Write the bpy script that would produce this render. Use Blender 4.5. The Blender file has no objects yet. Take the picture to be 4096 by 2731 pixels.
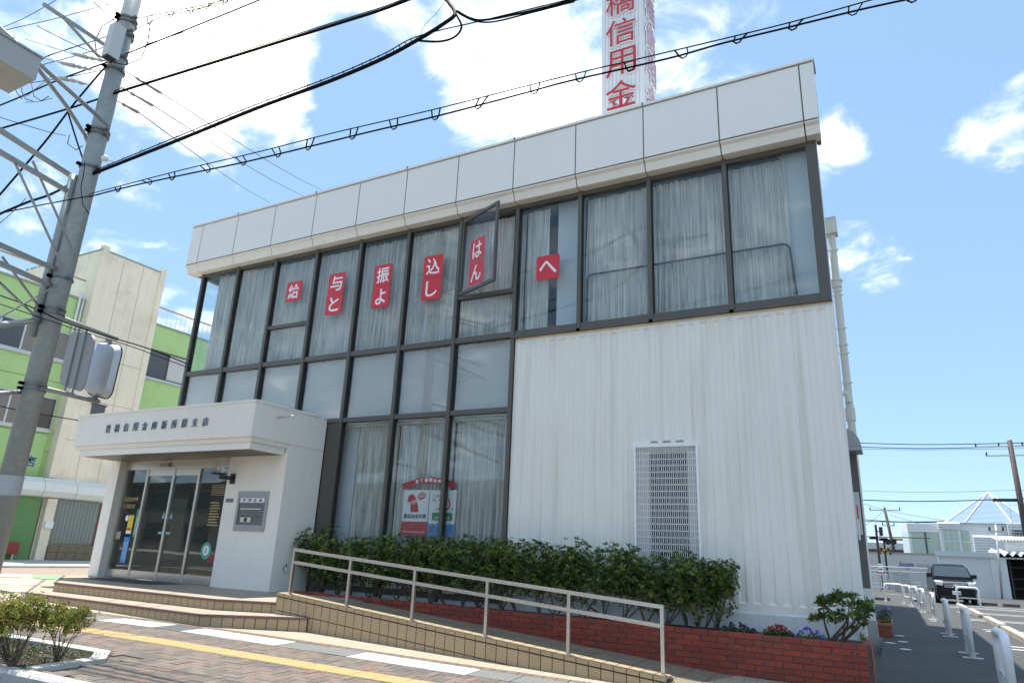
import bpy, bmesh, math, random
from mathutils import Vector, Matrix
random.seed(7)
scene = bpy.context.scene
C = bpy.data.collections.new('scene'); scene.collection.children.link(C)

# ------------------------------------------------------------------ camera
CAM = Vector((0, 0, 1.36))
YAW, PITCH, ROLL, FOC = -0.50222, 0.29945, -0.044076, 2729.44 / 4096
fwd = Vector((math.sin(YAW) * math.cos(PITCH), math.cos(YAW) * math.cos(PITCH), math.sin(PITCH)))
rt0 = Vector((math.cos(YAW), -math.sin(YAW), 0))
dn0 = -rt0.cross(fwd)
rt = math.cos(ROLL) * rt0 + math.sin(ROLL) * dn0
dn = -math.sin(ROLL) * rt0 + math.cos(ROLL) * dn0
cam = bpy.data.cameras.new('camera'); camo = bpy.data.objects.new('camera', cam); C.objects.link(camo)
cam.sensor_width = 36; cam.lens = 36 * FOC; cam.clip_end = 3000; cam.clip_start = .05
mw = Matrix((( rt.x, -dn.x, -fwd.x, CAM.x), (rt.y, -dn.y, -fwd.y, CAM.y), (rt.z, -dn.z, -fwd.z, CAM.z), (0, 0, 0, 1)))
camo.matrix_world = mw
scene.camera = camo

# ------------------------------------------------------------------ sun, sky, exposure
SUN = Vector((-.276, .15, 1)).normalized()
w = bpy.data.worlds.new('World'); scene.world = w; w.use_nodes = True
nt = w.node_tree; nt.nodes.clear()
def N(t, **k):
    n = nt.nodes.new(t)
    for a, b in k.items(): setattr(n, a, b)
    return n
def lk(a, b): nt.links.new(a, b)
sky = N('ShaderNodeTexSky', sky_type='NISHITA', sun_disc=False, sun_elevation=math.asin(SUN.z),
        sun_rotation=math.atan2(SUN.x, SUN.y), altitude=10, air_density=.8, dust_density=.35, ozone_density=2.2)
tc = N('ShaderNodeTexCoord')
sep = N('ShaderNodeSeparateXYZ'); lk(tc.outputs['Generated'], sep.inputs[0])
def math_(op, a, b=None, c=None, clamp=False):
    n = N('ShaderNodeMath', operation=op, use_clamp=clamp)
    for i, v in enumerate((a, b, c)):
        if v is None: continue
        if isinstance(v, (int, float)): n.inputs[i].default_value = v
        else: lk(v, n.inputs[i])
    return n.outputs[0]
zz = math_('ADD', math_('MAXIMUM', sep.outputs['Z'], 0.0), .22)
pl = N('ShaderNodeCombineXYZ')
lk(math_('DIVIDE', sep.outputs['X'], zz), pl.inputs[0]); lk(math_('DIVIDE', sep.outputs['Y'], zz), pl.inputs[1])
n1 = N('ShaderNodeTexNoise'); n1.inputs['Scale'].default_value = 2.4; n1.inputs['Detail'].default_value = 9; n1.inputs['Roughness'].default_value = .56
n1.inputs['Distortion'].default_value = .25
mp = N('ShaderNodeMapping'); mp.inputs['Location'].default_value = (3.1, 1.7, 0)
lk(pl.outputs[0], mp.inputs[0]); lk(mp.outputs[0], n1.inputs['Vector'])
# cloud banks: (image direction as x,y in the photograph's 2352 px frame, size in degrees, weight)
def pix(dx, dy):
    sx, sy = dx * 4096 / 2352, dy * 4096 / 2352
    f = 4096 * FOC
    return (rt * ((sx - 2048) / f) + dn * ((sy - 1365.5) / f) + fwd)
banks = [(600, 70, 8, .24), (1090, 130, 6, .26), (1300, 240, 4.5, .14), (300, 60, 6, .13), (560, 230, 5, .17), (850, 200, 4, -.30), (880, 320, 5, -.25), (1480, 60, 5, .12), (1250, 40, 6, .10),
         (1985, 590, 3.0, .38), (2350, 270, 3.4, .37), (2140, 325, 2.4, .25), (1905, 410, 3.0, .31), (1950, 310, 2, .24), (2230, 370, 3, .21), (330, 590, 5, .12), (30, 330, 4, .06), (1640, 100, 4, .05),
         (2150, 900, 17, -.26), (1850, 250, 9, -.17), (2250, 60, 8, -.20), (470, 430, 6, -.16), (760, 400, 7, -.17), (150, 430, 6, -.12), (2200, 480, 8, -.12)]
acc = None
for bx_, by_, deg, wt in banks:
    d = pix(bx_, by_).normalized()
    vm = N('ShaderNodeVectorMath', operation='DOT_PRODUCT'); lk(tc.outputs['Generated'], vm.inputs[0]); vm.inputs[1].default_value = d
    c0, c1 = math.cos(math.radians(deg * 1.6)), math.cos(math.radians(deg * .2))
    mr = N('ShaderNodeMapRange', interpolation_type='SMOOTHSTEP'); lk(vm.outputs['Value'], mr.inputs[0])
    mr.inputs[1].default_value = c0; mr.inputs[2].default_value = c1; mr.inputs[3].default_value = 0; mr.inputs[4].default_value = wt
    acc = mr.outputs[0] if acc is None else math_('ADD', acc, mr.outputs[0])
n2 = N('ShaderNodeTexNoise'); n2.inputs['Scale'].default_value = 9; n2.inputs['Detail'].default_value = 8; n2.inputs['Roughness'].default_value = .6; n2.inputs['Distortion'].default_value = .6
lk(mp.outputs[0], n2.inputs['Vector'])
cl = math_('ADD', math_('MULTIPLY_ADD', math_('SUBTRACT', n2.outputs['Fac'], .5), .75, n1.outputs['Fac']), acc)
ramp = N('ShaderNodeMapRange', interpolation_type='SMOOTHSTEP'); lk(cl, ramp.inputs[0])
ramp.inputs[1].default_value = .44; ramp.inputs[2].default_value = .98
mix = N('ShaderNodeMix', data_type='RGBA')
haz = N('ShaderNodeMix', data_type='RGBA'); haz.inputs[0].default_value = .65; lk(sky.outputs[0], haz.inputs[6]); haz.inputs[7].default_value = (1.50, 2.46, 3.5, 1)   # thin even haze
lk(math_('MULTIPLY', math_('POWER', ramp.outputs[0], 1.35), .96), mix.inputs[0]); lk(haz.outputs[2], mix.inputs[6]); mix.inputs[7].default_value = (14.5, 13.7, 12.2, 1)
bgn = N('ShaderNodeBackground'); bgn.inputs[1].default_value = .10
lk(mix.outputs[2], bgn.inputs[0])
wo = N('ShaderNodeOutputWorld'); lk(bgn.outputs[0], wo.inputs[0])
sl = bpy.data.lights.new('sun', 'SUN'); sl.energy = 2.8; sl.angle = math.radians(.53); sl.color = (1, .95, .86)
so = bpy.data.objects.new('sun', sl); C.objects.link(so)
so.rotation_euler = (-SUN).to_track_quat('-Z', 'Y').to_euler(); so.location = (-10, 8, 40)
scene.view_settings.view_transform = 'Standard'; scene.view_settings.look = 'None'
scene.view_settings.exposure = 1.48; scene.view_settings.gamma = 1
try: scene.view_settings.use_curve_mapping = False
except Exception: pass
scene.render.engine = 'CYCLES'
scene.cycles.use_denoising = True
scene.cycles.max_bounces = 8; scene.cycles.transparent_max_bounces = 16
scene.cycles.caustics_reflective = False; scene.cycles.caustics_refractive = False
scene.cycles.sample_clamp_indirect = 6

# ------------------------------------------------------------------ pixel -> place (photo in 2352 px units), at a chosen depth
def PY(dx, dy, Y):
    r = pix(dx, dy); return CAM + r * (Y / r.y)
def PX(dx, dy, X):
    r = pix(dx, dy); return CAM + r * (X / r.x)
def PZ(dx, dy, Z):
    r = pix(dx, dy); return CAM + r * ((Z - CAM.z) / r.z)

# ------------------------------------------------------------------ materials
MATS = {}
def mat(name, col, rough=.6, metal=0., noise=0., nscale=4., bump=0., bscale=60., spec=.5, island=0., streak=0., trans=0., coat=0., dark=None, dscale=1.5, damt=0., spots=0.):
    """noise: mottling; streak: vertical stains; island: variation per loose piece; dark: colour of dirt patches; spots: fine aggregate"""
    if name in MATS: return MATS[name]
    m = bpy.data.materials.new(name); m.use_nodes = True; MATS[name] = m
    t = m.node_tree; b = t.nodes['Principled BSDF']
    b.inputs['Roughness'].default_value = rough; b.inputs['Metallic'].default_value = metal
    b.inputs['Specular IOR Level'].default_value = spec
    if coat: b.inputs['Coat Weight'].default_value = coat; b.inputs['Coat Roughness'].default_value = .05
    c4 = (*col, 1)
    b.inputs['Base Color'].default_value = c4
    def nn(ty, **k):
        n = t.nodes.new(ty)
        for a, v in k.items(): setattr(n, a, v)
        return n
    cur = None
    geo = nn('ShaderNodeNewGeometry')
    def scale_by(sock, lo, hi, prev):
        mr = nn('ShaderNodeMapRange'); t.links.new(sock, mr.inputs[0]); mr.inputs[3].default_value = lo; mr.inputs[4].default_value = hi
        mx = nn('ShaderNodeMix', data_type='RGBA', blend_type='MULTIPLY'); mx.inputs[0].default_value = 1
        if prev is None: mx.inputs[6].default_value = c4
        else: t.links.new(prev, mx.inputs[6])
        t.links.new(mr.outputs[0], mx.inputs[7]); return mx.outputs[2]
    if noise:
        n = nn('ShaderNodeTexNoise'); n.inputs['Scale'].default_value = nscale; n.inputs['Detail'].default_value = 6
        t.links.new(geo.outputs['Position'], n.inputs['Vector'])
        cur = scale_by(n.outputs['Fac'], 1 - noise, 1 + noise, cur)
    if spots:
        n = nn('ShaderNodeTexNoise'); n.inputs['Scale'].default_value = 140; n.inputs['Detail'].default_value = 2
        t.links.new(geo.outputs['Position'], n.inputs['Vector'])
        cur = scale_by(n.outputs['Fac'], 1 - spots, 1 + spots, cur)
    if island:
        cur = scale_by(geo.outputs['Random Per Island'], 1 - island, 1 + island, cur)
    if streak:
        mpn = nn('ShaderNodeMapping'); mpn.inputs['Scale'].default_value = (7, 7, .25)
        t.links.new(geo.outputs['Position'], mpn.inputs[0])
        n = nn('ShaderNodeTexNoise'); n.inputs['Scale'].default_value = 1.3; n.inputs['Detail'].default_value = 5
        t.links.new(mpn.outputs[0], n.inputs['Vector'])
        mr = nn('ShaderNodeMapRange'); t.links.new(n.outputs['Fac'], mr.inputs[0]); mr.inputs[1].default_value = .5; mr.inputs[2].default_value = .8
        mr.inputs[3].default_value = 0; mr.inputs[4].default_value = streak
        mx = nn('ShaderNodeMix', data_type='RGBA'); t.links.new(mr.outputs[0], mx.inputs[0])
        if cur is None: mx.inputs[6].default_value = c4
        else: t.links.new(cur, mx.inputs[6])
        mx.inputs[7].default_value = (col[0] * .62, col[1] * .56, col[2] * .46, 1); cur = mx.outputs[2]
    if dark:
        n = nn('ShaderNodeTexNoise'); n.inputs['Scale'].default_value = dscale; n.inputs['Detail'].default_value = 8; n.inputs['Roughness'].default_value = .65
        t.links.new(geo.outputs['Position'], n.inputs['Vector'])
        mr = nn('ShaderNodeMapRange'); t.links.new(n.outputs['Fac'], mr.inputs[0]); mr.inputs[1].default_value = .48; mr.inputs[2].default_value = .72
        mr.inputs[4].default_value = damt
        mx = nn('ShaderNodeMix', data_type='RGBA'); t.links.new(mr.outputs[0], mx.inputs[0])
        if cur is None: mx.inputs[6].default_value = c4
        else: t.links.new(cur, mx.inputs[6])
        mx.inputs[7].default_value = (*dark, 1); cur = mx.outputs[2]
    if cur is not None: t.links.new(cur, b.inputs['Base Color'])
    if bump:
        n = nn('ShaderNodeTexNoise'); n.inputs['Scale'].default_value = bscale; n.inputs['Detail'].default_value = 3
        t.links.new(geo.outputs['Position'], n.inputs['Vector'])
        bp = nn('ShaderNodeBump'); bp.inputs['Strength'].default_value = bump; bp.inputs['Distance'].default_value = .01
        t.links.new(n.outputs['Fac'], bp.inputs['Height']); t.links.new(bp.outputs[0], b.inputs['Normal'])
    if trans:
        tr = nn('ShaderNodeBsdfTranslucent'); ms = nn('ShaderNodeMixShader'); ms.inputs[0].default_value = trans
        if cur is not None: t.links.new(cur, tr.inputs[0])
        else: tr.inputs[0].default_value = c4
        out = t.nodes['Material Output']
        t.links.new(b.outputs[0], ms.inputs[1]); t.links.new(tr.outputs[0], ms.inputs[2]); t.links.new(ms.outputs[0], out.inputs[0])
    return m
def glass_mat(name, tint=(.93, .955, .95), boost=.9, base=.0):
    if name in MATS: return MATS[name]
    m = bpy.data.materials.new(name); m.use_nodes = True; MATS[name] = m
    t = m.node_tree; t.nodes.clear()
    o = t.nodes.new('ShaderNodeOutputMaterial'); ms = t.nodes.new('ShaderNodeMixShader')
    tr = t.nodes.new('ShaderNodeBsdfTransparent'); tr.inputs[0].default_value = (*tint, 1)
    gl = t.nodes.new('ShaderNodeBsdfGlossy'); gl.inputs['Roughness'].default_value = .003; gl.inputs[0].default_value = (1, 1, 1, 1)
    # Schlick reflectance from the facing angle (same from either side of the sheet)
    g0 = t.nodes.new('ShaderNodeNewGeometry'); dt = t.nodes.new('ShaderNodeVectorMath'); dt.operation = 'DOT_PRODUCT'
    t.links.new(g0.outputs['Incoming'], dt.inputs[0]); t.links.new(g0.outputs['Normal'], dt.inputs[1])
    def mth(op, a, b_=None):
        n = t.nodes.new('ShaderNodeMath'); n.operation = op
        for i, v in enumerate((a, b_)):
            if v is None: continue
            if isinstance(v, (int, float)): n.inputs[i].default_value = v
            else: t.links.new(v, n.inputs[i])
        return n
    ca = mth('ABSOLUTE', dt.outputs['Value']); p5 = mth('POWER', mth('SUBTRACT', 1., ca.outputs[0]).outputs[0], 5.)
    fr = mth('MULTIPLY_ADD', p5.outputs[0], .96); fr.inputs[2].default_value = .04
    # slight waviness of float glass
    nz = t.nodes.new('ShaderNodeTexNoise'); nz.inputs['Scale'].default_value = 1.1; nz.inputs['Detail'].default_value = 1
    ge = t.nodes.new('ShaderNodeNewGeometry'); t.links.new(ge.outputs['Position'], nz.inputs['Vector'])
    bp = t.nodes.new('ShaderNodeBump'); bp.inputs['Strength'].default_value = .06; bp.inputs['Distance'].default_value = .05
    t.links.new(nz.outputs['Fac'], bp.inputs['Height']); t.links.new(bp.outputs[0], gl.inputs['Normal'])
    mr = t.nodes.new('ShaderNodeMath'); mr.operation = 'MULTIPLY_ADD'; mr.use_clamp = True
    t.links.new(fr.outputs[0], mr.inputs[0]); mr.inputs[1].default_value = boost; mr.inputs[2].default_value = base
    t.links.new(mr.outputs[0], ms.inputs[0]); t.links.new(tr.outputs[0], ms.inputs[1]); t.links.new(gl.outputs[0], ms.inputs[2])
    t.links.new(ms.outputs[0], o.inputs[0])
    return m

# ------------------------------------------------------------------ mesh builder
ROOT = {}
class B:
    def __init__(s): s.v = []; s.f = []; s.m = []; s.cur = 0
    def add(s, vs, fs):
        o = len(s.v); s.v += [tuple(v) for v in vs]; s.f += [tuple(i + o for i in f) for f in fs]; s.m += [s.cur] * len(fs); return s
    def box(s, x0, x1, y0, y1, z0, z1):
        if x0 > x1: x0, x1 = x1, x0
        if y0 > y1: y0, y1 = y1, y0
        if z0 > z1: z0, z1 = z1, z0
        v = [(x0, y0, z0), (x1, y0, z0), (x1, y1, z0), (x0, y1, z0), (x0, y0, z1), (x1, y0, z1), (x1, y1, z1), (x0, y1, z1)]
        return s.add(v, [(0, 3, 2, 1), (4, 5, 6, 7), (0, 1, 5, 4), (1, 2, 6, 5), (2, 3, 7, 6), (3, 0, 4, 7)])
    def bbox(s, x0, x1, y0, y1, z0, z1, c=.004):
        """box whose front (-Y) edges are chamfered"""
        v = [(x0, y0 + c, z0), (x1, y0 + c, z0), (x1, y1, z0), (x0, y1, z0), (x0, y0 + c, z1), (x1, y0 + c, z1), (x1, y1, z1), (x0, y1, z1),
             (x0 + c, y0, z0 + c), (x1 - c, y0, z0 + c), (x1 - c, y0, z1 - c), (x0 + c, y0, z1 - c)]
        return s.add(v, [(0, 3, 2, 1), (4, 5, 6, 7), (1, 2, 6, 5), (2, 3, 7, 6), (3, 0, 4, 7), (8, 9, 10, 11), (0, 1, 9, 8), (1, 5, 10, 9), (5, 4, 11, 10), (4, 0, 8, 11)])
    def quad(s, a, b, c, d): return s.add([a, b, c, d], [(0, 1, 2, 3)])
    def prism(s, poly, z0, z1):
        """poly: xy list (counter-clockwise); z0,z1 numbers or functions of (x,y)"""
        n = len(poly); g = lambda z, p: z(*p) if callable(z) else z
        v = [(x, y, g(z0, (x, y))) for x, y in poly] + [(x, y, g(z1, (x, y))) for x, y in poly]
        return s.add(v, [tuple(range(n - 1, -1, -1)), tuple(range(n, 2 * n))] + [(i, (i + 1) % n, n + (i + 1) % n, n + i) for i in range(n)])
    def extr(s, prof, x0, x1):
        """profile in (y,z) extruded along x"""
        n = len(prof)
        v = [(x0, y, z) for y, z in prof] + [(x1, y, z) for y, z in prof]
        return s.add(v, [tuple(range(n)), tuple(range(2 * n - 1, n - 1, -1))] + [(i, n + i, n + (i + 1) % n, (i + 1) % n) for i in range(n)])
    def tube(s, pts, r, n=8, cap=True, closed=False):
        pts = [Vector(p) for p in pts]; rs = r if isinstance(r, (list, tuple)) else [r] * len(pts)
        o = len(s.v); k = len(pts); up = None
        for i, p in enumerate(pts):
            a = pts[i - 1] if (i or closed) else p; b_ = pts[(i + 1) % k] if (i < k - 1 or closed) else p
            d = (b_ - a).normalized()
            if up is None:
                up = Vector((0, 0, 1)) if abs(d.z) < .9 else Vector((1, 0, 0))
            sd = d.cross(up)
            if sd.length < 1e-4: sd = d.cross(Vector((0, 1, 0)))
            sd.normalize(); up = sd.cross(d).normalized()
            for j in range(n):
                an = 2 * math.pi * (j + .5) / n
                s.v.append(tuple(p + (sd * math.cos(an) + up * math.sin(an)) * rs[i]))
        last = k if closed else k - 1
        for i in range(last):
            for j in range(n):
                i2 = (i + 1) % k
                s.f.append((o + i * n + j, o + i * n + (j + 1) % n, o + i2 * n + (j + 1) % n, o + i2 * n + j)); s.m.append(s.cur)
        if cap and not closed:
            s.f.append(tuple(o + j for j in range(n - 1, -1, -1))); s.f.append(tuple(o + (k - 1) * n + j for j in range(n))); s.m += [s.cur] * 2
        return s
    def cyl(s, a, b_, r0, r1=None, n=16): return s.tube([a, b_], [r0, r0 if r1 is None else r1], n)
    def beam(s, a, b_, wd, ht):
        """box beam between two points: width sideways, height up"""
        a, b_ = Vector(a), Vector(b_); d = (b_ - a).normalized()
        sd = d.cross(Vector((0, 0, 1)))
        if sd.length < 1e-3: sd = Vector((1, 0, 0))
        sd.normalize(); up = sd.cross(d)
        v = [p + sd * (i * wd / 2) + up * (j * ht / 2) for p in (a, b_) for i, j in ((-1, -1), (1, -1), (1, 1), (-1, 1))]
        return s.add(v, [(0, 1, 2, 3), (7, 6, 5, 4), (0, 4, 5, 1), (1, 5, 6, 2), (2, 6, 7, 3), (3, 7, 4, 0)])
    def sphere(s, c, r, n=10, m=7, sz=1.):
        o = len(s.v); c = Vector(c)
        for i in range(1, m):
            th = math.pi * i / m
            for j in range(n):
                ph = 2 * math.pi * j / n
                s.v.append((c.x + r * math.sin(th) * math.cos(ph), c.y + r * math.sin(th) * math.sin(ph), c.z + r * sz * math.cos(th)))
        t = len(s.v); s.v += [(c.x, c.y, c.z + r * sz), (c.x, c.y, c.z - r * sz)]
        for i in range(m - 2):
            for j in range(n): s.f.append((o + i * n + j, o + (i + 1) * n + j, o + (i + 1) * n + (j + 1) % n, o + i * n + (j + 1) % n)); s.m.append(s.cur)
        for j in range(n):
            s.f.append((t, o + j, o + (j + 1) % n)); s.f.append((t + 1, o + (m - 2) * n + (j + 1) % n, o + (m - 2) * n + j)); s.m += [s.cur] * 2
        return s
    def build(s, name, m, parent=None, smooth=False, kind=None, local=False):
        me = bpy.data.meshes.new(name)
        off = ROOT.get(parent.name, Vector()) if (parent is not None and not local) else Vector()
        me.from_pydata([(x - off.x, y - off.y, z - off.z) for x, y, z in s.v], [], s.f)
        ml = m if isinstance(m, (list, tuple)) else [m]
        for q in ml: me.materials.append(q)
        if len(ml) > 1: me.polygons.foreach_set('material_index', s.m)
        if smooth: me.polygons.foreach_set('use_smooth', [True] * len(me.polygons))
        me.update()
        o = bpy.data.objects.new(name, me); C.objects.link(o)
        if parent is not None:
            o.parent = parent; ROOT[o.name] = off.copy()
        if kind: o['kind'] = kind
        return o
def thing(name, label, cat, loc=(0, 0, 0), group=None, rotz=0):
    o = bpy.data.objects.new(name, None); o.empty_display_size = .1; C.objects.link(o); o.location = loc; o.rotation_euler.z = rotz
    o['label'] = label; o['category'] = cat
    if group: o['group'] = group
    ROOT[o.name] = Vector(loc); return o
def tag(o, label, cat, group=None):
    o['label'] = label; o['category'] = cat
    if group: o['group'] = group
    return o
def piece(src, parent, loc=(0, 0, 0), rot=None, scale=None):
    """copy of a part that shares its mesh"""
    c = src.copy(); C.objects.link(c); c.parent = parent; c.location = loc
    if rot is not None: c.rotation_euler = rot
    if scale is not None: c.scale = scale
    return c
def copy_thing(src, loc, rotz, label, scale=None):
    r = src.copy(); C.objects.link(r); r.location = loc; r.rotation_euler.z = rotz; r['label'] = label
    if scale: r.scale = scale
    for ch in src.children:
        c = ch.copy(); C.objects.link(c); c.parent = r
        for g in ch.children:
            d = g.copy(); C.objects.link(d); d.parent = c
    return r
def smooth_edges(o, angle=40):
    me = o.data
    me.polygons.foreach_set('use_smooth', [True] * len(me.polygons))
    me.set_sharp_from_angle(angle=math.radians(angle)); return o

def glyphs(text, size, extrude=0., bold=0., spacing=1.0, shear=0.):
    """flat (or thin) lettering as mesh data, centred on its own origin in the x-y plane"""
    cu = bpy.data.curves.new('t', 'FONT'); cu.body = text; cu.size = size; cu.extrude = extrude; cu.offset = bold
    cu.align_x = 'CENTER'; cu.align_y = 'CENTER'; cu.space_character = spacing; cu.shear = shear; cu.resolution_u = 3
    o = bpy.data.objects.new('t', cu); C.objects.link(o)
    dg = bpy.context.evaluated_depsgraph_get(); dg.update()
    me = bpy.data.meshes.new_from_object(o.evaluated_get(dg))
    bpy.data.objects.remove(o); bpy.data.curves.remove(cu)
    vs = [tuple(v.co) for v in me.vertices]; fs = [tuple(p.vertices) for p in me.polygons]
    bpy.data.meshes.remove(me)
    if vs:
        xs = [v[0] for v in vs]; ys = [v[1] for v in vs]; cx, cy = (min(xs) + max(xs)) / 2, (min(ys) + max(ys)) / 2
        vs = [(x - cx, y - cy, z) for x, y, z in vs]
    return vs, fs
def lettering(bd, text, size, o, ux, uy, extrude=0., bold=0., spacing=1., fit=None, shear=0.):
    """puts lettering into builder bd: origin o, right ux, up uy; fit=(w,h) stretches it to that size"""
    vs, fs = glyphs(text, size, extrude, bold, spacing, shear)
    if not vs: return bd
    ux, uy, o = Vector(ux).normalized(), Vector(uy).normalized(), Vector(o); n = ux.cross(uy)
    sx = sy = 1.
    if fit:
        wd = max(v[0] for v in vs) - min(v[0] for v in vs); ht = max(v[1] for v in vs) - min(v[1] for v in vs)
        if fit[0]: sx = fit[0] / wd
        if fit[1]: sy = fit[1] / ht
    return bd.add([o + ux * (x * sx) + uy * (y * sy) + n * (z + extrude) for x, y, z in vs], fs)
def rounded(x0, x1, z0, z1, r, n=4):
    p = []
    for cx, cz, a0 in ((x1 - r, z0 + r, -90), (x1 - r, z1 - r, 0), (x0 + r, z1 - r, 90), (x0 + r, z0 + r, 180)):
        for i in range(n + 1):
            a = math.radians(a0 + 90 * i / n); p.append((cx + r * math.cos(a), cz + r * math.sin(a)))
    return p
def plate(bd, poly_xz, y0, y1):
    """polygon in x,z given thickness between y0 (front) and y1"""
    n = len(poly_xz)
    v = [(x, y0, z) for x, z in poly_xz] + [(x, y1, z) for x, z in poly_xz]
    return bd.add(v, [tuple(range(n)), tuple(range(2 * n - 1, n - 1, -1))] + [(i, n + i, n + (i + 1) % n, (i + 1) % n) for i in range(n)])
def interp(x, xs, ys):
    if x <= xs[0]: return ys[0]
    for i in range(len(xs) - 1):
        if x <= xs[i + 1]: return ys[i] + (ys[i + 1] - ys[i]) * (x - xs[i]) / (xs[i + 1] - xs[i])
    return ys[-1]
def zs(x, y=0): return interp(x, [-20, -13.4, -8.6, -7.5, -4.5, -2.2, -1, 10], [.33, .263, .2, .176, .09, .03, 0, 0])   # pavement level falls to the right
U = Vector((.9945, .1045, 0)); V = Vector((-.1045, .9945, 0)); O = Vector((-6, 6, 0))     # street runs 6 degrees off the facade
def st(s, t): p = O + U * s + V * t; return p.x, p.y

# ------------------------------------------------------------------ material set
WALL = mat('white_stucco', (.83, .815, .755), .75, noise=.05, nscale=1.2, bump=.55, bscale=70, streak=.45)
PORCHW = mat('white_porch_stucco', (.84, .815, .75), .75, noise=.04, nscale=1.5, bump=.35, bscale=90, streak=.12)
PANEL = mat('fascia_white', (.82, .81, .765), .42, noise=.03, nscale=.6, streak=.04)
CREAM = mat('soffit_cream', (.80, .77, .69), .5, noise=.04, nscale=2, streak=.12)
JOINT = mat('joint_brown', (.13, .105, .09), .8)
FRAME = mat('bronze_frame', (.105, .097, .083), .45, metal=.2, noise=.12, nscale=3)
FRAMED = mat('dark_gasket', (.018, .018, .018), .6)
GLASS = glass_mat('window_glass')
DGLASS = glass_mat('door_glass', (.70, .74, .72), 1.5, .01)
CURT = mat('sheer_curtain', (.92, .92, .88), .85, trans=.25)
def pleat_shade(m):
    """woven vertical stripes of the sheer fabric"""
    t = m.node_tree; b = t.nodes['Principled BSDF']; g = t.nodes.new('ShaderNodeNewGeometry'); mp_ = t.nodes.new('ShaderNodeMapping'); mp_.inputs['Scale'].default_value = (1, 0, .02)
    t.links.new(g.outputs['Position'], mp_.inputs[0]); n = t.nodes.new('ShaderNodeTexNoise'); n.inputs['Scale'].default_value = 42; n.inputs['Detail'].default_value = 4; n.inputs['Roughness'].default_value = .7
    t.links.new(mp_.outputs[0], n.inputs['Vector']); r_ = t.nodes.new('ShaderNodeMapRange'); r_.inputs[1].default_value = .36; r_.inputs[2].default_value = .60; r_.inputs[3].default_value = .42; r_.inputs[4].default_value = 1.
    t.links.new(n.outputs['Fac'], r_.inputs[0]); mx = t.nodes.new('ShaderNodeMix'); mx.data_type = 'RGBA'; mx.blend_type = 'MULTIPLY'; mx.inputs[0].default_value = 1; mx.inputs[6].default_value = (.92, .92, .88, 1)
    t.links.new(r_.outputs[0], mx.inputs[7]); t.links.new(mx.outputs[2], b.inputs['Base Color'])
pleat_shade(CURT)  # shade of the folds is painted into the curtain colour as stripes
FROST = mat('frosted_panel', (.52, .515, .51), .55, noise=.03, nscale=2, spots=.04)
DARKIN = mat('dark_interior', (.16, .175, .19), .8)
RED = mat('sticker_red', (.62, .028, .045), .38)
WHITE = mat('print_white', (.86, .86, .86), .45)
STEEL = mat('stainless_steel', (.66, .64, .62), .27, metal=.95, noise=.1, nscale=8)
ALU = mat('door_aluminium', (.60, .57, .50), .35, metal=.8, noise=.08, nscale=6)
TILE = mat('riser_tile', (.40, .305, .185), .45, noise=.08, nscale=18, bump=.1, bscale=160, spots=.07)
TILE2 = mat('riser_tile_dark', (.375, .285, .172), .45, noise=.1, nscale=14, bump=.1, bscale=160, spots=.07)
NOSE = mat('nosing_brown', (.16, .10, .085), .5, noise=.1, nscale=9)
GROUT = mat('grout', (.055, .043, .036), .9)
BRICK = [mat('brick_red_%d' % i, c, .6, noise=.22, nscale=9, bump=.3, bscale=130, dark=(.10, .05, .045), dscale=3.2, damt=.6) for i, c in enumerate(((.265, .037, .019), (.295, .043, .022), (.225, .032, .018)))]
MORT = mat('brick_mortar', (.15, .13, .115), .9, noise=.3, nscale=8)
ASPH = mat('asphalt', (.062, .061, .06), .85, noise=.22, nscale=1.1, bump=.5, bscale=180, spots=.25, dark=(.10, .097, .09), dscale=.5, damt=.6)
CONC = mat('concrete', (.40, .39, .36), .85, noise=.12, nscale=3, bump=.3, bscale=110, spots=.1, dark=(.22, .20, .17), dscale=2.5, damt=.5)
CURBM = mat('kerb_concrete', (.50, .49, .46), .85, noise=.12, nscale=5, bump=.35, bscale=120, spots=.12, dark=(.2, .19, .17), dscale=4, damt=.5)
PAINT = mat('road_paint', (.78, .78, .76), .6, noise=.08, nscale=6, dark=(.3, .3, .29), dscale=9, damt=.35)
WSLAB = mat('white_granite_slab', (.50, .50, .47), .6, noise=.05, nscale=5, spots=.16, bump=.1, bscale=150)
GSLAB = mat('grey_slate_slab', (.16, .165, .155), .65, noise=.12, nscale=4, spots=.18)
PAV = [mat('paver_%s' % n, c, .8, noise=.14, nscale=16, bump=.35, bscale=190, spots=.16, dark=(c[0] * .6, c[1] * .6, c[2] * .6), dscale=2.3, damt=.5)
       for n, c in (('grey', (.125, .108, .096)), ('brown', (.165, .128, .105)), ('pink', (.195, .128, .10)), ('tan', (.17, .143, .122)))]
YEL = mat('tactile_yellow', (.46, .325, .135), .65, noise=.1, nscale=7, dark=(.36, .26, .13), dscale=3, damt=.5)
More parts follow.
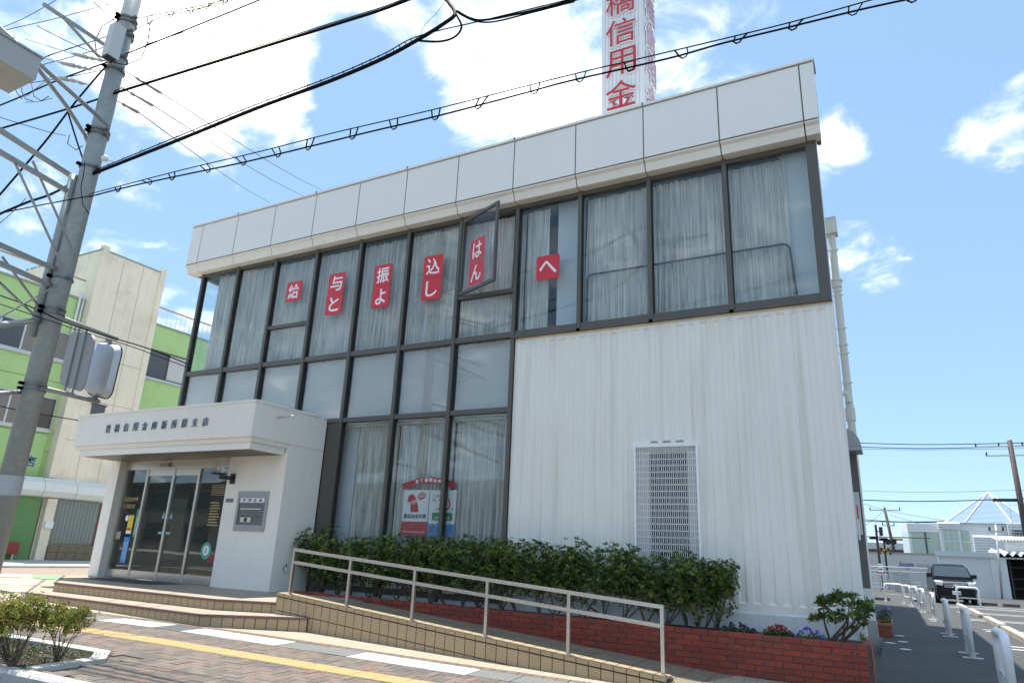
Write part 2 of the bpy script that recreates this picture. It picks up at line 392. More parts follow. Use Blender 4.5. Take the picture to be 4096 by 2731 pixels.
def tile_mat(name, col, mortar, size, rot=0., gap=.03, var=.12):
    m = mat(name, col, .6, noise=.06, nscale=5)
    t = m.node_tree; b = t.nodes['Principled BSDF']
    g = t.nodes.new('ShaderNodeNewGeometry'); mp_ = t.nodes.new('ShaderNodeMapping'); mp_.inputs['Rotation'].default_value = (0, 0, rot)
    t.links.new(g.outputs['Position'], mp_.inputs[0])
    br = t.nodes.new('ShaderNodeTexBrick'); br.offset = 0; br.squash = 1
    br.inputs['Scale'].default_value = 1; br.inputs['Brick Width'].default_value = size; br.inputs['Row Height'].default_value = size
    br.inputs['Mortar Size'].default_value = size * gap; br.inputs['Color1'].default_value = (*col, 1)
    br.inputs['Color2'].default_value = (*[c * (1 - var) for c in col], 1); br.inputs['Mortar'].default_value = (*mortar, 1)
    t.links.new(mp_.outputs[0], br.inputs['Vector']); t.links.new(br.outputs['Color'], b.inputs['Base Color'])
    bp = t.nodes.new('ShaderNodeBump'); bp.inputs['Strength'].default_value = .5; bp.inputs['Distance'].default_value = .004; bp.invert = True
    t.links.new(br.outputs['Fac'], bp.inputs['Height']); t.links.new(bp.outputs[0], b.inputs['Normal'])
    return m
CTILE = tile_mat('cream_paving_tile', (.44, .36, .275), (.25, .20, .15), .15, -.105)
RTILE = tile_mat('ramp_paving_tile', (.26, .215, .15), (.08, .065, .05), .3, 0, .022)
PTILE = tile_mat('platform_tile', (.42, .345, .265), (.22, .17, .13), .15, 0)
PINKP = tile_mat('pink_far_paving', (.33, .25, .20), (.2, .15, .12), .22, 0, .05, .2)

# ------------------------------------------------------------------ ground
def struct(b, name, m): 
    o = b.build(name, m); o['kind'] = 'structure'; return o
b = B(); n = 48
b.add([(1500 * math.cos(2 * math.pi * i / n), 1500 * math.sin(2 * math.pi * i / n), -.3) for i in range(n)], [tuple(range(n))])
struct(b, 'ground', mat('far_ground', (.22, .21, .19), .9, noise=.2, nscale=.2))
S_ST = [-76, -14.2, -12, -9, -7.4, -4.8, -2.5, -1.4, 1.5, 3.8, 5.2, 60]
def strip(b, t0, t1, dz, ss=S_ST, ylim=None):
    o = len(b.v)
    for s_ in ss:
        for t_ in (t0, t1):
            x, y = st(s_, t_); b.v.append((x, y, zs(O.x + U.x * s_) + dz))
    for i in range(len(ss) - 1): b.f.append((o + 2 * i, o + 2 * i + 2, o + 2 * i + 3, o + 2 * i + 1)); b.m.append(0)
    return b
road = struct(strip(B(), -19, -2.1, -.15), 'road', ASPH)
# painted crossing and lane marks on the road (mirrored in the door glass)
for i in range(15):
    s0 = -8.2 + i * .92
    q = strip(B(), -11.4, -7.6, -.146, [s0, s0 + .46]).build('crossing_stripe', PAINT, road)
for i in range(6):
    s0 = -19 + i * .9
    strip(B(), -6.4, -3.2, -.146, [s0, s0 + .45]).build('crossing_stripe', PAINT, road)
strip(B(), -12.6, -12.45, -.146).build('lane_line', mat('orange_line', (.62, .20, .04), .6), road)
strip(B(), -3.1, -2.95, -.146, [-30, -12, -9, -4, 5, 30]).build('edge_line', PAINT, road)
side = B(); side.add([(-24, -10, .31), (-15.4, -10, .265), (-15.4, 60, .265), (-24, 60, .31)], [(0, 1, 2, 3)])
struct(side, 'side_street', PINKP)
far = B(); far.prism([(-60, 3), (-23.3, 3), (-23.3, 60), (-60, 60)], -.2, .345)
fp = struct(far, 'far_pavement', mat('pale_concrete', (.46, .45, .42), .85, noise=.08, nscale=1.5))
kb = B(); 
for i in range(40): kb.box(-23.3, -23.12, 3 + i * 1.0, 3.985 + i, .2, .36)
kb.build('kerb', CURBM, fp)
opp = B(); opp.prism([st(-90, -40), st(70, -40), st(70, -19), st(-90, -19)], -.25, .16)
struct(opp, 'opposite_pavement', CONC)

# building across the road: only its mirror image shows in the glass
ob = thing('opposite_building', 'long dark grey building across the road, mirrored in the door glass', 'building', (-50, -26, .2))
B().box(-110, -12, -34, -26, .1, 6.2).build('wall', mat('opposite_wall', (.20, .19, .18), .8, noise=.1, nscale=.5), ob)
B().box(-110.3, -11.7, -34.3, -25.6, 6.21, 6.6).build('roof_edge', mat('opposite_roof', (.10, .10, .10), .8), ob)
for i in range(16):
    for z in (1.0, 4.0): B().box(-108 + i * 6, -104.5 + i * 6, -25.99, -25.95, z, z + 1.6).build('window', mat('opposite_window', (.05, .06, .065), .2), ob)
sw = strip(B(), -1.96, 5.2, -.012, [-17.5, -14.2, -12, -9, -7.4, -4.8, -2.5, -1.4, 1.5, 3.8, 5.0, 6.0])
sidewalk = struct(sw, 'sidewalk', mat('paver_joint', (.11, .095, .08), .9, noise=.2, nscale=6))
# kerb stones along the road
kerbs = B()
src = {}
for i in range(34):
    s0 = -17.5 + i * .72
    k = B()
    for s_ in (s0 + .006, s0 + .714):
        z = zs(O.x + U.x * s_)
        for t_, h in ((-2.12, -.17), (-2.12, -.012), (-2.10, .008), (-1.965, .008), (-1.965, -.17)):
            x, y = st(s_, t_); k.v.append((x, y, z + h))
    k.f = [(0, 5, 6, 1), (1, 6, 7, 2), (2, 7, 8, 3), (3, 8, 9, 4), (0, 1, 2, 3, 4), (9, 8, 7, 6, 5)]; k.m = [0] * 6
    k.build('kerb_stone', CURBM, sidewalk)
# herringbone pavers: 22 x 11 cm
W_ = .11
pv = []
def inbed(s, t): return s < -1.02 and -1.98 < t < -.88
for i in range(-130, 92):
    for j in range(-18, 7):
        m_ = (i + j) % 4
        if m_ == 0: s0, t0, hz = i * W_, j * W_, True
        elif m_ == 2: s0, t0, hz = i * W_, j * W_, False
        else: continue
        s1, t1 = s0 + (.22 if hz else .11), t0 + (.11 if hz else .22)
        if s0 < -13.6 or s1 > 5.4: continue
        t0 = max(t0, -1.955); t1 = min(t1, .735)
        for a, c in ((t0, t1),):
            if a < .155 and c > -.155:         # the tactile strip cuts through
                if (a + c) / 2 > 0: a = max(a, .155)
                else: c = min(c, -.155)
            if c - a < .02: continue
            if inbed((s0 + s1) / 2, (a + c) / 2): continue
            pv.append((s0, s1, a, c))
def pv_key(p): x, y = st((p[0] + p[1]) / 2, (p[2] + p[3]) / 2); return (x * x + y * y) + (0 if -9.2 < x < -1.5 and y + .45 * (x + 6) > 4.2 - .0 else 60)
pv.sort(key=pv_key)
rest = B(); rng = random.Random(3)
for idx, (s0, s1, a, c) in enumerate(pv):
    g = .0035; pm = rng.choices((0, 1, 2, 3), (38, 24, 20, 18))[0]; dz = rng.uniform(-.002, .002)
    bb = rest if idx >= 300 else B(); bb.cur = pm if idx >= 300 else 0
    o = len(bb.v)
    for zz_, e in ((-.014, 0), (-.003, 0), (0, .004)):
        for s_, t_ in ((s0 + g + e, a + g + e), (s1 - g - e, a + g + e), (s1 - g - e, c - g - e), (s0 + g + e, c - g - e)):
            x, y = st(s_, t_); bb.v.append((x, y, zs(O.x + U.x * s_) + zz_ + dz))
    for q in (0, 4):
        for i in range(4): bb.f.append((o + q + i, o + q + (i + 1) % 4, o + q + 4 + (i + 1) % 4, o + q + 4 + i)); bb.m.append(bb.cur)
    bb.f.append((o + 8, o + 9, o + 10, o + 11)); bb.m.append(bb.cur)
    if idx < 300: bb.build('paver', PAV[pm], sidewalk)
rest.build('paver_field', PAV, sidewalk, kind='stuff')
# tactile strip, 30 cm tiles with four bars
for i in range(64):
    s0 = -13.4 + i * .3
    if s0 > 5.2: break
    k = B(); z = lambda s_: zs(O.x + U.x * s_)
    def slab(k, a, c, t0, t1, h0, h1, e=0.):
        o = len(k.v)
        for hh, ee in ((h0, 0), (h1, e)):
            for s_, t_ in ((a + ee, t0 + ee), (c - ee, t0 + ee), (c - ee, t1 - ee), (a + ee, t1 - ee)):
                x, y = st(s_, t_); k.v.append((x, y, z(s_) + hh))
        k.f += [(o, o + 1, o + 5, o + 4), (o + 1, o + 2, o + 6, o + 5), (o + 2, o + 3, o + 7, o + 6), (o + 3, o, o + 4, o + 7), (o + 4, o + 5, o + 6, o + 7)]; k.m += [k.cur] * 5
    slab(k, s0 + .003, s0 + .297, -.148, .148, -.014, .001)
    for q in range(4):
        tcn = -.1125 + q * .075; slab(k, s0 + .012, s0 + .288, tcn - .017, tcn + .017, .001, .006, .004)
    k.build('tactile_tile', YEL, sidewalk)
# band of white and slate slabs, with a drain grating
pat = 'WWWGGWWGWWWGGWWWGGWWGWWWGGWWWGGWW'
ss = -13.2
for i, ch in enumerate(pat):
    L = .52
    if ss > 5: break
    if -2.9 < ss < -2.35: ch = 'D'
    k = B()
    if ch == 'D':
        slab(k, ss + .004, ss + L - .004, .745, 1.185, -.03, -.02)
        k.build('drain_pan', FRAMED, sidewalk)
        k = B()
        for q in range(9): slab(k, ss + .01, ss + L - .01, .755 + q * .048, .775 + q * .048, -.02, .002)
        slab(k, ss, ss + .02, .745, 1.185, -.02, .002); slab(k, ss + L - .02, ss + L, .745, 1.185, -.02, .002)
        k.build('drain_grating', mat('galvanised', (.30, .31, .31), .5, metal=.6), sidewalk)
    else:
        slab(k, ss + .004, ss + L - .004, .745, 1.185, -.014, .001 + rng.uniform(-.002, .002), .003)
        k.build('paving_slab', WSLAB if ch == 'W' else GSLAB, sidewalk)
    ss += L
for i in range(118):
    s0 = -12.6 + i * .152
    if s0 > 5.2: break
    k = B(); slab(k, s0 + .003, s0 + .149, 1.19, 1.345, -.014, .0015, .002); k.build('border_tile', PAV[1] if i % 5 else PAV[2], sidewalk)
cr = strip(B(), 1.35, 5.15, -.004, [-12.3, -9, -7.4, -4.8, -2.5, -1.4, 1.5, 3.8, 5.2, 5.95])
cr.build('cream_tile_apron', CTILE, sidewalk)
lot = B(); lot.add([(-.34, 3.2, .003), (60, 9.5, .003), (60, 75, .003), (-40, 75, .003), (-40, 24, .003), (-.34, 24, .003)], [(0, 1, 2, 3, 4, 5)])
lot = struct(lot, 'parking_lot', ASPH)
for y in (17.0, 17.6, 21.5, 22.1, 26.0, 26.65, 30.3, 31.0, 34.4, 35.1):
    B().box(1.82, 9.5, y - .055, y + .055, .004, .0075).build('bay_line', PAINT, lot)
B().box(2.6, 9.5, 36.6, 36.75, .004, .0075).build('bay_line', PAINT, lot)
def disc(b, cx, cy, z, r, n=16): b.add([(cx + r * math.cos(2 * math.pi * i / n), cy + r * math.sin(2 * math.pi * i / n), z) for i in range(n)], [tuple(range(n))])
for x, y in ((-.05, 18.0), (-.22, 16.1), (0, 16.6), (.03, 15.1)):
    k = B(); disc(k, x, y, .0075, .1); k.build('painted_dot', PAINT, lot)

# ------------------------------------------------------------------ bank building
XM = [-14.81 + 1.298 * i for i in range(12)]
bank = thing('bank_building', 'two-storey white bank with a dark-framed glass front, ribbed wall and panelled parapet', 'building', (-7.6, 10.5, .2))
K = lambda: B()
# parapet: core, panels, lip, coping
K().box(-15.2, -.335, 10.188, 10.9, 7.99, 9.085).build('parapet_core', JOINT, bank)
edges = [-15.22] + XM + [-.317]
for i in range(len(edges) - 1):
    x0, x1 = edges[i] + (.010 if i else 0), edges[i + 1] - (.010 if i < len(edges) - 2 else 0)
    K().bbox(x0, x1, 10.18, 10.24, 8.045, 9.076, .003).build('parapet_panel', PANEL, bank)
    K().extr([(10.18, 8.016), (10.18, 7.992), (10.235, 7.955), (10.275, 7.815), (10.5, 7.812), (10.5, 8.005)], x0, x1).build('parapet_lip', CREAM, bank)
for i in range(0, 12, 2):
    x0, x1 = edges[i] - (.02 if i == 0 else -.003), edges[min(i + 2, 13)] if i < 10 else -.297
    K().extr([(10.15, 9.094), (10.15, 9.135), (10.55, 9.15), (10.55, 9.094)], x0, x1 - (.003 if i < 10 else 0)).build('coping', PANEL, bank)
    if i: K().box(edges[i] - .012, edges[i] + .012, 10.143, 10.56, 9.10, 9.155).build('coping_joint', FRAME, bank)
K().box(-.395, -.335, 10.24, 10.95, 8.0, 9.09).build('parapet_end', PANEL, bank)
K().box(-15.2, -15.14, 10.24, 22.5, 7.82, 9.09).build('parapet_end', PANEL, bank)
# shell
sh = K(); sh.box(-1.05, -.92, 10.95, 23, .0, 9.0); sh.box(-14.85, -.92, 22.8, 23, 0, 9.0); sh.box(-14.85, -14.7, 12.2, 22.8, 0, 9.0); sh.box(-15.1, -.93, 10.9, 22.8, 8.6, 8.75)
sh.build('rear_wall', WALL, bank)
wg = K(); wg.box(-.56, -.405, 10.56, 10.949, .0, 7.99); wg.box(-1.0, -.56, 10.80, 10.94, 0, 7.99); wg.build('corner_pier', WALL, bank)
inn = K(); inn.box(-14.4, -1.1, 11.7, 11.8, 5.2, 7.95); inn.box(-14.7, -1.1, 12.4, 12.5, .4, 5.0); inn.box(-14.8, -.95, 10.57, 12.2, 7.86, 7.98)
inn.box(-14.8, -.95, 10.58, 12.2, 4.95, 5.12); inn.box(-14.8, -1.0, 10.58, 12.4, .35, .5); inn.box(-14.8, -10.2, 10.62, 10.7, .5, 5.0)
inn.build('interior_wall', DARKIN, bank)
col = K(); col.box(-14.52, -14.2, 10.72, 10.95, 5.12, 7.86); col.build('interior_column', mat('interior_white', (.6, .62, .62), .7), bank)
# mullions and transoms
for i, x in enumerate(XM):
    z0 = 5.11 if i > 7 else (.5 if i >= 4 else 3.2)
    if i == 11: K().box(-.56, -.402, 10.43, 10.555, 5.09, 7.80).build('corner_post', FRAME, bank); continue
    hw = .036
    K().box(x - hw, x + hw, 10.425, 10.56, z0, 7.806).build('mullion', FRAME, bank)
    K().box(x - hw - .012, x + hw + .012, 10.46, 10.53, z0 + .02, 7.80).build('gasket', FRAMED, bank)
K().box(XM[4] - .34, XM[4] - .05, 10.44, 10.56, .5, 3.72).build('mullion', FRAME, bank)
K().box(-14.85, -14.79, 10.56, 12.2, 3.2, 7.8).build('side_frame', DARKIN, bank) if False else None
for i in range(11):
    x0, x1 = XM[i] + .037, (XM[i + 1] - .037 if i < 10 else -.561)
    K().box(x0, x1, 10.445, 10.555, 7.735, 7.804).build('transom', FRAME, bank)
    K().bbox(x0, x1, 10.44, 10.555, 5.13, 5.235, .003).build('transom', FRAME, bank)
    if i > 6: K().box(x0 - .07, x1 + .07 if i < 10 else -.402, 10.405, 10.56, 5.092, 5.128).build('sill', FRAME, bank)
    if i < 7: K().bbox(x0, x1, 10.44, 10.555, 3.735, 3.828, .003).build('transom', FRAME, bank)
    if 4 <= i < 7: K().box(x0, x1, 10.44, 10.555, .55, .64).build('sill', FRAME, bank)
    if i in (2, 6): K().box(x0, x1, 10.44, 10.555, 6.02, 6.095).build('transom', FRAME, bank)
    for xs_ in (x0 + .06, x1 - .06):
        pass
# panes
def pane(x0, x1, z0, z1, y=10.5): return K().box(x0, x1, y - .003, y + .003, z0, z1).build('window_pane', GLASS, bank)
for i in range(11):
    x0, x1 = XM[i] + .037, (XM[i + 1] - .037 if i < 10 else -.561)
    if i == 6: pane(x0, x1, 5.235, 6.02)
    elif i == 2: pane(x0, x1, 5.235, 6.02); pane(x0, x1, 6.095, 7.735)
    else: pane(x0, x1, 5.235, 7.735)
    if i < 7:
        pane(x0, x1, 3.828, 5.13)
        K().box(x0 + .025, x1 + .02, 10.56, 10.575, 3.70, 5.12).build('spandrel_panel', FROST, bank)
    if 4 <= i < 7: pane(x0, x1, .64, 3.735)
K().box(-14.853, -14.847, 10.565, 12.2, 5.2, 7.8).build('window_pane', GLASS, bank)
K().box(-14.853, -14.80, 10.565, 12.2, 3.2, 5.199).build('side_spandrel', FROST, bank)
sf = K(); sf.box(-14.88, -14.82, 10.56, 12.2, 7.74, 7.81); sf.box(-14.88, -14.82, 10.56, 12.2, 5.12, 5.2); sf.box(-14.88, -14.82, 11.2, 11.27, 5.2, 7.74); sf.box(-14.88, -14.70, 12.1, 12.2, 3.2, 8.0); sf.build('side_frame', FRAME, bank)
# opened casement of the seventh bay: hinged left, free edge swung out
hx, hz0, hz1, sw_ = XM[6] + .045, 6.10, 7.73, 1.16
ang = math.radians(23)
sash = K()
def sbar(a0, a1, z0, z1, th=.045):
    dx, dy = math.cos(ang), -math.sin(ang); nx, ny = math.sin(ang), math.cos(ang)
    p = [(hx + dx * a + nx * q, 10.46 + dy * a + ny * q) for a, q in ((a0, -th / 2), (a1, -th / 2), (a1, th / 2), (a0, th / 2))]
    sash.prism(p, z0, z1)
sbar(0, .06, hz0, hz1); sbar(sw_ - .06, sw_, hz0, hz1); sbar(.06, sw_ - .06, hz0, hz0 + .06); sbar(.06, sw_ - .06, hz1 - .06, hz1)
sash_o = sash.build('window_sash', FRAME, bank)
gl = K(); dx, dy = math.cos(ang), -math.sin(ang); nx, ny = math.sin(ang), math.cos(ang)
def spt(a, z, q=0): return (hx + dx * a + nx * q, 10.46 + dy * a + ny * q, z)
gl.quad(spt(.06, hz0 + .06), spt(sw_ - .06, hz0 + .06), spt(sw_ - .06, hz1 - .06), spt(.06, hz1 - .06)); gl.build('window_pane', GLASS, sash_o)
hd = K(); hd.tube([spt(sw_ - .03, 6.75, -.03), spt(sw_ - .03, 6.75, -.07), spt(sw_ - .03, 6.95, -.08)], .01, 6); hd.build('handle', STEEL, sash_o)
sy = K(); sy.beam((hx + .5, 10.45, 6.115), spt(.55, 6.13), .012, .02); sy.build('stay_arm', STEEL, sash_o)
of = K(); of.box(hx - .01, hx + .03, 10.47, 10.55, 6.096, 7.734); of.box(XM[7] - .075, XM[7] - .037, 10.47, 10.55, 6.096, 7.734); of.build('window_jamb', FRAMED, bank)
# red squares with one white character each
def sticker(x0, z0, ch, wdt=.47, ht=.485, parent=None, f=None):
    pl_ = K(); plate(pl_, rounded(x0, x0 + wdt, z0, z0 + ht, .045), 10.489, 10.4925)
    s_ = pl_.build('red_sticker', RED, bank)
    l = K(); lettering(l, ch, .4, (x0 + wdt / 2, 10.4875, z0 + ht / 2), (1, 0, 0), (0, 0, 1), bold=.006, fit=f or (.33, .36))
    l.build('character', WHITE, s_)
for x0, z0, ch, f in ((-11.79, 6.65, '給', None), (-10.495, 6.65, '与', None), (-10.5, 6.16, 'と', (.28, .34)), (-9.2, 6.64, '振', None), (-9.205, 6.15, 'よ', (.27, .35)),
                   (-7.905, 6.63, '込', None), (-7.91, 6.14, 'し', (.28, .34)), (-5.31, 6.175, 'へ', (.36, .26))):
    sticker(x0, z0, ch, f=f)
for z0, ch, f in ((6.68, 'は', (.3, .34)), (6.20, 'ん', (.32, .34))):
    q = K(); a0, a1 = .32, .79; po = rounded(a0, a1, z0, z0 + .47, .045); q.add([spt(a, z, -.012) for a, z in po], [tuple(range(len(po)))]); q.build('red_sticker', RED, sash_o)
    l = K(); lettering(l, ch, .4, spt((a0 + a1) / 2, z0 + .235, -.016), (dx, dy, 0), (0, 0, 1), bold=.006, fit=f); l.build('character', WHITE, sash_o)
# ribbed white wall
rib = K()
def flat(x0, x1, z0, z1, y=10.47): rib.quad((x0, y, z0), (x1, y, z0), (x1, y, z1), (x0, y, z1))
def ribbed(x0, x1, z0, z1):
    n_ = max(1, round((x1 - x0) / .187)); p = (x1 - x0) / n_; y, yd, ch = 10.47, 10.494, .025
    for i in range(n_):
        a = x0 + i * p; w1, w2 = p * .20, p * .32; r1, r2 = p * .68, p * .80
        flat(a, a + w1, z0, z1); flat(a + r2, a + p, z0, z1)
        rib.quad((a + w1, y, z0), (a + w2, yd, z0 + ch), (a + w2, yd, z1 - ch), (a + w1, y, z1))
        rib.quad((a + w2, yd, z0 + ch), (a + r1, yd, z0 + ch), (a + r1, yd, z1 - ch), (a + w2, yd, z1 - ch))
        rib.quad((a + r1, yd, z0 + ch), (a + r2, y, z0), (a + r2, y, z1), (a + r1, yd, z1 - ch))
        rib.quad((a + w1, y, z0), (a + r2, y, z0), (a + r1, yd, z0 + ch), (a + w2, yd, z0 + ch))
        rib.quad((a + w2, yd, z1 - ch), (a + r1, yd, z1 - ch), (a + r2, y, z1), (a + w1, y, z1))
ribbed(-5.60, -3.50, .82, 5.0); ribbed(-3.50, -2.38, 3.11, 5.0); ribbed(-2.38, -.46, .82, 5.0)
K().quad((-5.684, 10.4695, 5.045), (-.405, 10.4695, 5.045), (-.405, 10.4695, 5.0905), (-5.684, 10.4695, 5.0905)).build('sealant_band', mat('yellowed_sealant', (.72, .62, .45), .7, noise=.25, nscale=3, streak=.3), bank); flat(-5.684, -.405, 5.0, 5.091); flat(-5.684, -5.60, .72, 5.0); flat(-.46, -.405, .72, 5.0); flat(-5.60, -3.5, .72, .82); flat(-2.38, -.46, .72, .82); flat(-3.5, -2.38, .72, 3.11)
rib.quad((-.405, 10.47, .0), (-.405, 10.56, .0), (-.405, 10.56, 5.091), (-.405, 10.47, 5.091)); rib.quad((-5.684, 10.47, 5.091), (-.405, 10.47, 5.091), (-.405, 10.56, 5.091), (-5.684, 10.56, 5.091))
rib.build('ribbed_wall', WALL, bank)
PLIN = mat('plinth_paint', (.70, .72, .72), .7, noise=.1, nscale=2.5, bump=.3, bscale=60, dark=(.42, .40, .37), dscale=2.2, damt=.45, streak=.3)
K().extr([(10.44, .1), (10.44, .70), (10.47, .722), (10.6, .722), (10.6, .1)], -5.684, -.395).build('plinth', PLIN, bank)
K().box(-9.97, -5.685, 10.47, 10.62, .1, .55).build('plinth', PLIN, bank)
# ventilation grille on the ribbed wall
gr = K(); x0, x1, z0, z1 = -3.40, -2.46, 1.0, 3.02
for a in ((x0 - .03, x0, z0, z1), (x1, x1 + .03, z0, z1), (x0 - .03, x1 + .03, z1, z1 + .035)): gr.box(a[0], a[1], 10.37, 10.469, a[2], a[3])
go = gr.build('ventilation_grille', WHITE, bank); K().box(x0, x1, 10.466, 10.4695, z0, z1).build('grille_backing', mat('grille_backing', (.60, .59, .56), .8), go)  # backing toned grey to paint shade into the gaps behind the lattice
la = K(); cols, rows = 16, 21; pw, ph = (x1 - x0) / cols, (z1 - z0) / rows
for i in range(cols):
    for j in range(rows):
        cx, cz = x0 + (i + .5) * pw, z0 + (j + .5) * ph
        pts = [(cx + .47 * pw * abs(math.cos(t_)) ** .6 * (1 if math.cos(t_) > 0 else -1), 10.385, cz + .5 * ph * abs(math.sin(t_)) ** .75 * (1 if math.sin(t_) > 0 else -1)) for t_ in [2 * math.pi * q / 12 for q in range(12)]]
        la.tube(pts, .0036, 4, closed=True)
    la.box(x0 + (i + .5) * pw - .003, x0 + (i + .5) * pw + .003, 10.383, 10.391, z0, z1)
for j in range(rows + 1): la.box(x0, x1, 10.386, 10.392, z0 + j * ph - .003, z0 + j * ph + .003)
la.build('lattice', WHITE, go)
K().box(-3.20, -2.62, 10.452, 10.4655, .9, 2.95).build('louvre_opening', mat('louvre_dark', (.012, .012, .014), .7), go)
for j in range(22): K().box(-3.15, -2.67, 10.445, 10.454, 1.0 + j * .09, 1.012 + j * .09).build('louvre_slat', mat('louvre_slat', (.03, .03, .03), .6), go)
for xn in (-3.125, -2.925, -2.72):
    K().add([(xn - .07, 10.466, 3.095), (xn + .07, 10.466, 3.095), (xn + .05, 10.466, 3.125), (xn - .05, 10.466, 3.125), (xn - .07, 10.469, 3.095), (xn + .07, 10.469, 3.095), (xn + .05, 10.469, 3.125), (xn - .05, 10.469, 3.125)], [(0, 1, 2, 3), (0, 4, 5, 1), (1, 5, 6, 2), (2, 6, 7, 3), (3, 7, 4, 0)]).build('groove_end', mat('groove_dirt', (.34, .29, .26), .9), bank)
# hood, duct and rainwater pipe on the parking side
PIPE = mat('pipe_cream', (.68, .66, .58), .45, noise=.06, nscale=3)
pp = K(); px, py = -.442, 14.5
pp.cyl((px, py, 3.5), (px, py, 8.0), .072); pp.cyl((px, py, 6.93), (px, py, 6.97), .115); pp.cyl((px, py, 6.80), (px, py, 6.93), .095); pp.cyl((px, py, 4.05), (px, py, 4.3), .09)
pp.tube([(-.95, py - .1, 4.58), (-.5, py - .1, 4.58), (-.455, py - .1, 4.54), (-.45, py - .1, 4.40)], .055, 10)
pipe = pp.build('rain_pipe', PIPE, bank, smooth=True); smooth_edges(pipe)
K().extr([(14.36, 7.98), (14.34, 8.28), (14.32, 8.32), (14.68, 8.32), (14.66, 8.28), (14.64, 7.98)], -.56, -.325).build('rain_hopper', PIPE, pipe)
for z in (7.6, 6.70, 6.6, 5.9, 5.55, 5.38, 4.78): K().box(-.93, -.34, 14.42, 14.44, z, z + .02).build('pipe_bracket', PIPE, pipe)
hd = K(); r = .34; ang_ = [math.pi / 2 * i / 8 for i in range(9)]
prof = [(-.62 + r * math.sin(a), 3.31 + r * math.cos(a)) for a in ang_] + [(-.62, 3.31)]
v = [(x, 12.8, z) for x, z in prof] + [(x, 13.35, z) for x, z in prof]; n = len(prof)
hd.add(v, [tuple(range(n)), tuple(range(2 * n - 1, n - 1, -1))] + [(i, n + i, n + (i + 1) % n, (i + 1) % n) for i in range(n)]); hd.box(-.62, -.275, 12.8, 13.35, 3.24, 3.305)
hd.box(-.93, -.62, 12.8, 13.35, 3.24, 3.65); hd.build('vent_hood', mat('hood_steel', (.36, .355, .34), .4, metal=.6), bank)
K().box(-.93, -.385, 13.5, 13.62, 1.04, 3.36).build('side_panel', mat('side_panel_brown', (.15, .135, .12), .6), bank)
K().box(-.93, -.41, 13.3, 13.45, 1.9, 2.6).build('alarm_box', mat('box_white', (.6, .6, .58), .5), bank)
K().box(-.405, -.385, 11.6, 11.66, 2.05, 2.25).build('alarm_lamp', RED, bank)
K().box(-.42, -.39, 11.6, 11.66, 1.75, 2.05).build('alarm_lamp', STEEL, bank)
K().box(-12, -1.35, 23.01, 33, 0, 7.1).build('rear_wing', WALL, bank); K().box(-.92, -.45, 16.7, 17.1, .0, 3.85).build('side_buttress', WALL, bank); K().box(-.92, -.43, 16.68, 17.12, .003, .35).build('buttress_foot', CONC, bank)
# roof sign tower
tower = thing('roof_sign_tower', 'tall white ribbed sign tower with red raised characters standing on the roof', 'sign', (-4.3, 13, 9.0))
TW = mat('tower_white', (.80, .81, .82), .5, streak=.03)
tx0, tx1, ty0, ty1 = -4.81, -3.82, 12.5, 13.48
K().box(tx0 + .01, tx1 - .01, ty0 + .01, ty1 - .01, 8.75, 17.0).build('core', mat('tower_joint', (.30, .31, .33), .7), tower)
nb = 11; bw = (tx1 - tx0) / nb
for i in range(nb):
    K().box(tx0 + i * bw + .004, tx0 + (i + 1) * bw - .004, ty0, ty0 + .03, 8.76, 17.0).build('cladding_strip', TW, tower)
    K().box(tx1 - .03, tx1, ty0 + .032 + i * bw * .96, ty0 + .03 + (i + 1) * bw * .96 - .002, 8.76, 17.0).build('cladding_strip', TW, tower)
K().box(tx0, tx0 + .03, ty0 + .031, ty1, 8.76, 17.0).build('cladding_strip', TW, tower)
zc = 11.305
for i, ch in enumerate('庫金用信橋豊'):
    z = zc + (i - 1) * .855
    for side_ in (0, 1):
        bk, fr_ = K(), K()
        if side_ == 0: a = ((tx0 + tx1) / 2 - .01, ty0 - .055, z), (1, 0, 0); bo = ((tx0 + tx1) / 2 - .01, ty0 - .05, z)
        else: a = (tx1 + .055, (ty0 + ty1) / 2, z), (0, 1, 0); bo = (tx1 + .05, (ty0 + ty1) / 2, z)
        lettering(fr_, ch, .8, a[0], a[1], (0, 0, 1), extrude=.002, bold=.001, fit=(.72, .71))
        lettering(bk, ch, .8, bo, a[1], (0, 0, 1), extrude=.018, bold=.012, fit=(.75, .74))
        c_ = bk.build('raised_character', WHITE, tower)
        # move backing behind the face
        for v_ in c_.data.vertices:
            if side_ == 0: v_.co.y += .036
            else: v_.co.x -= .036
        fr_.build('character_face', mat('sign_red', (.55, .03, .05), .4) if side_ == 0 else mat('sign_red_faded', (.60, .34, .46), .5), c_)
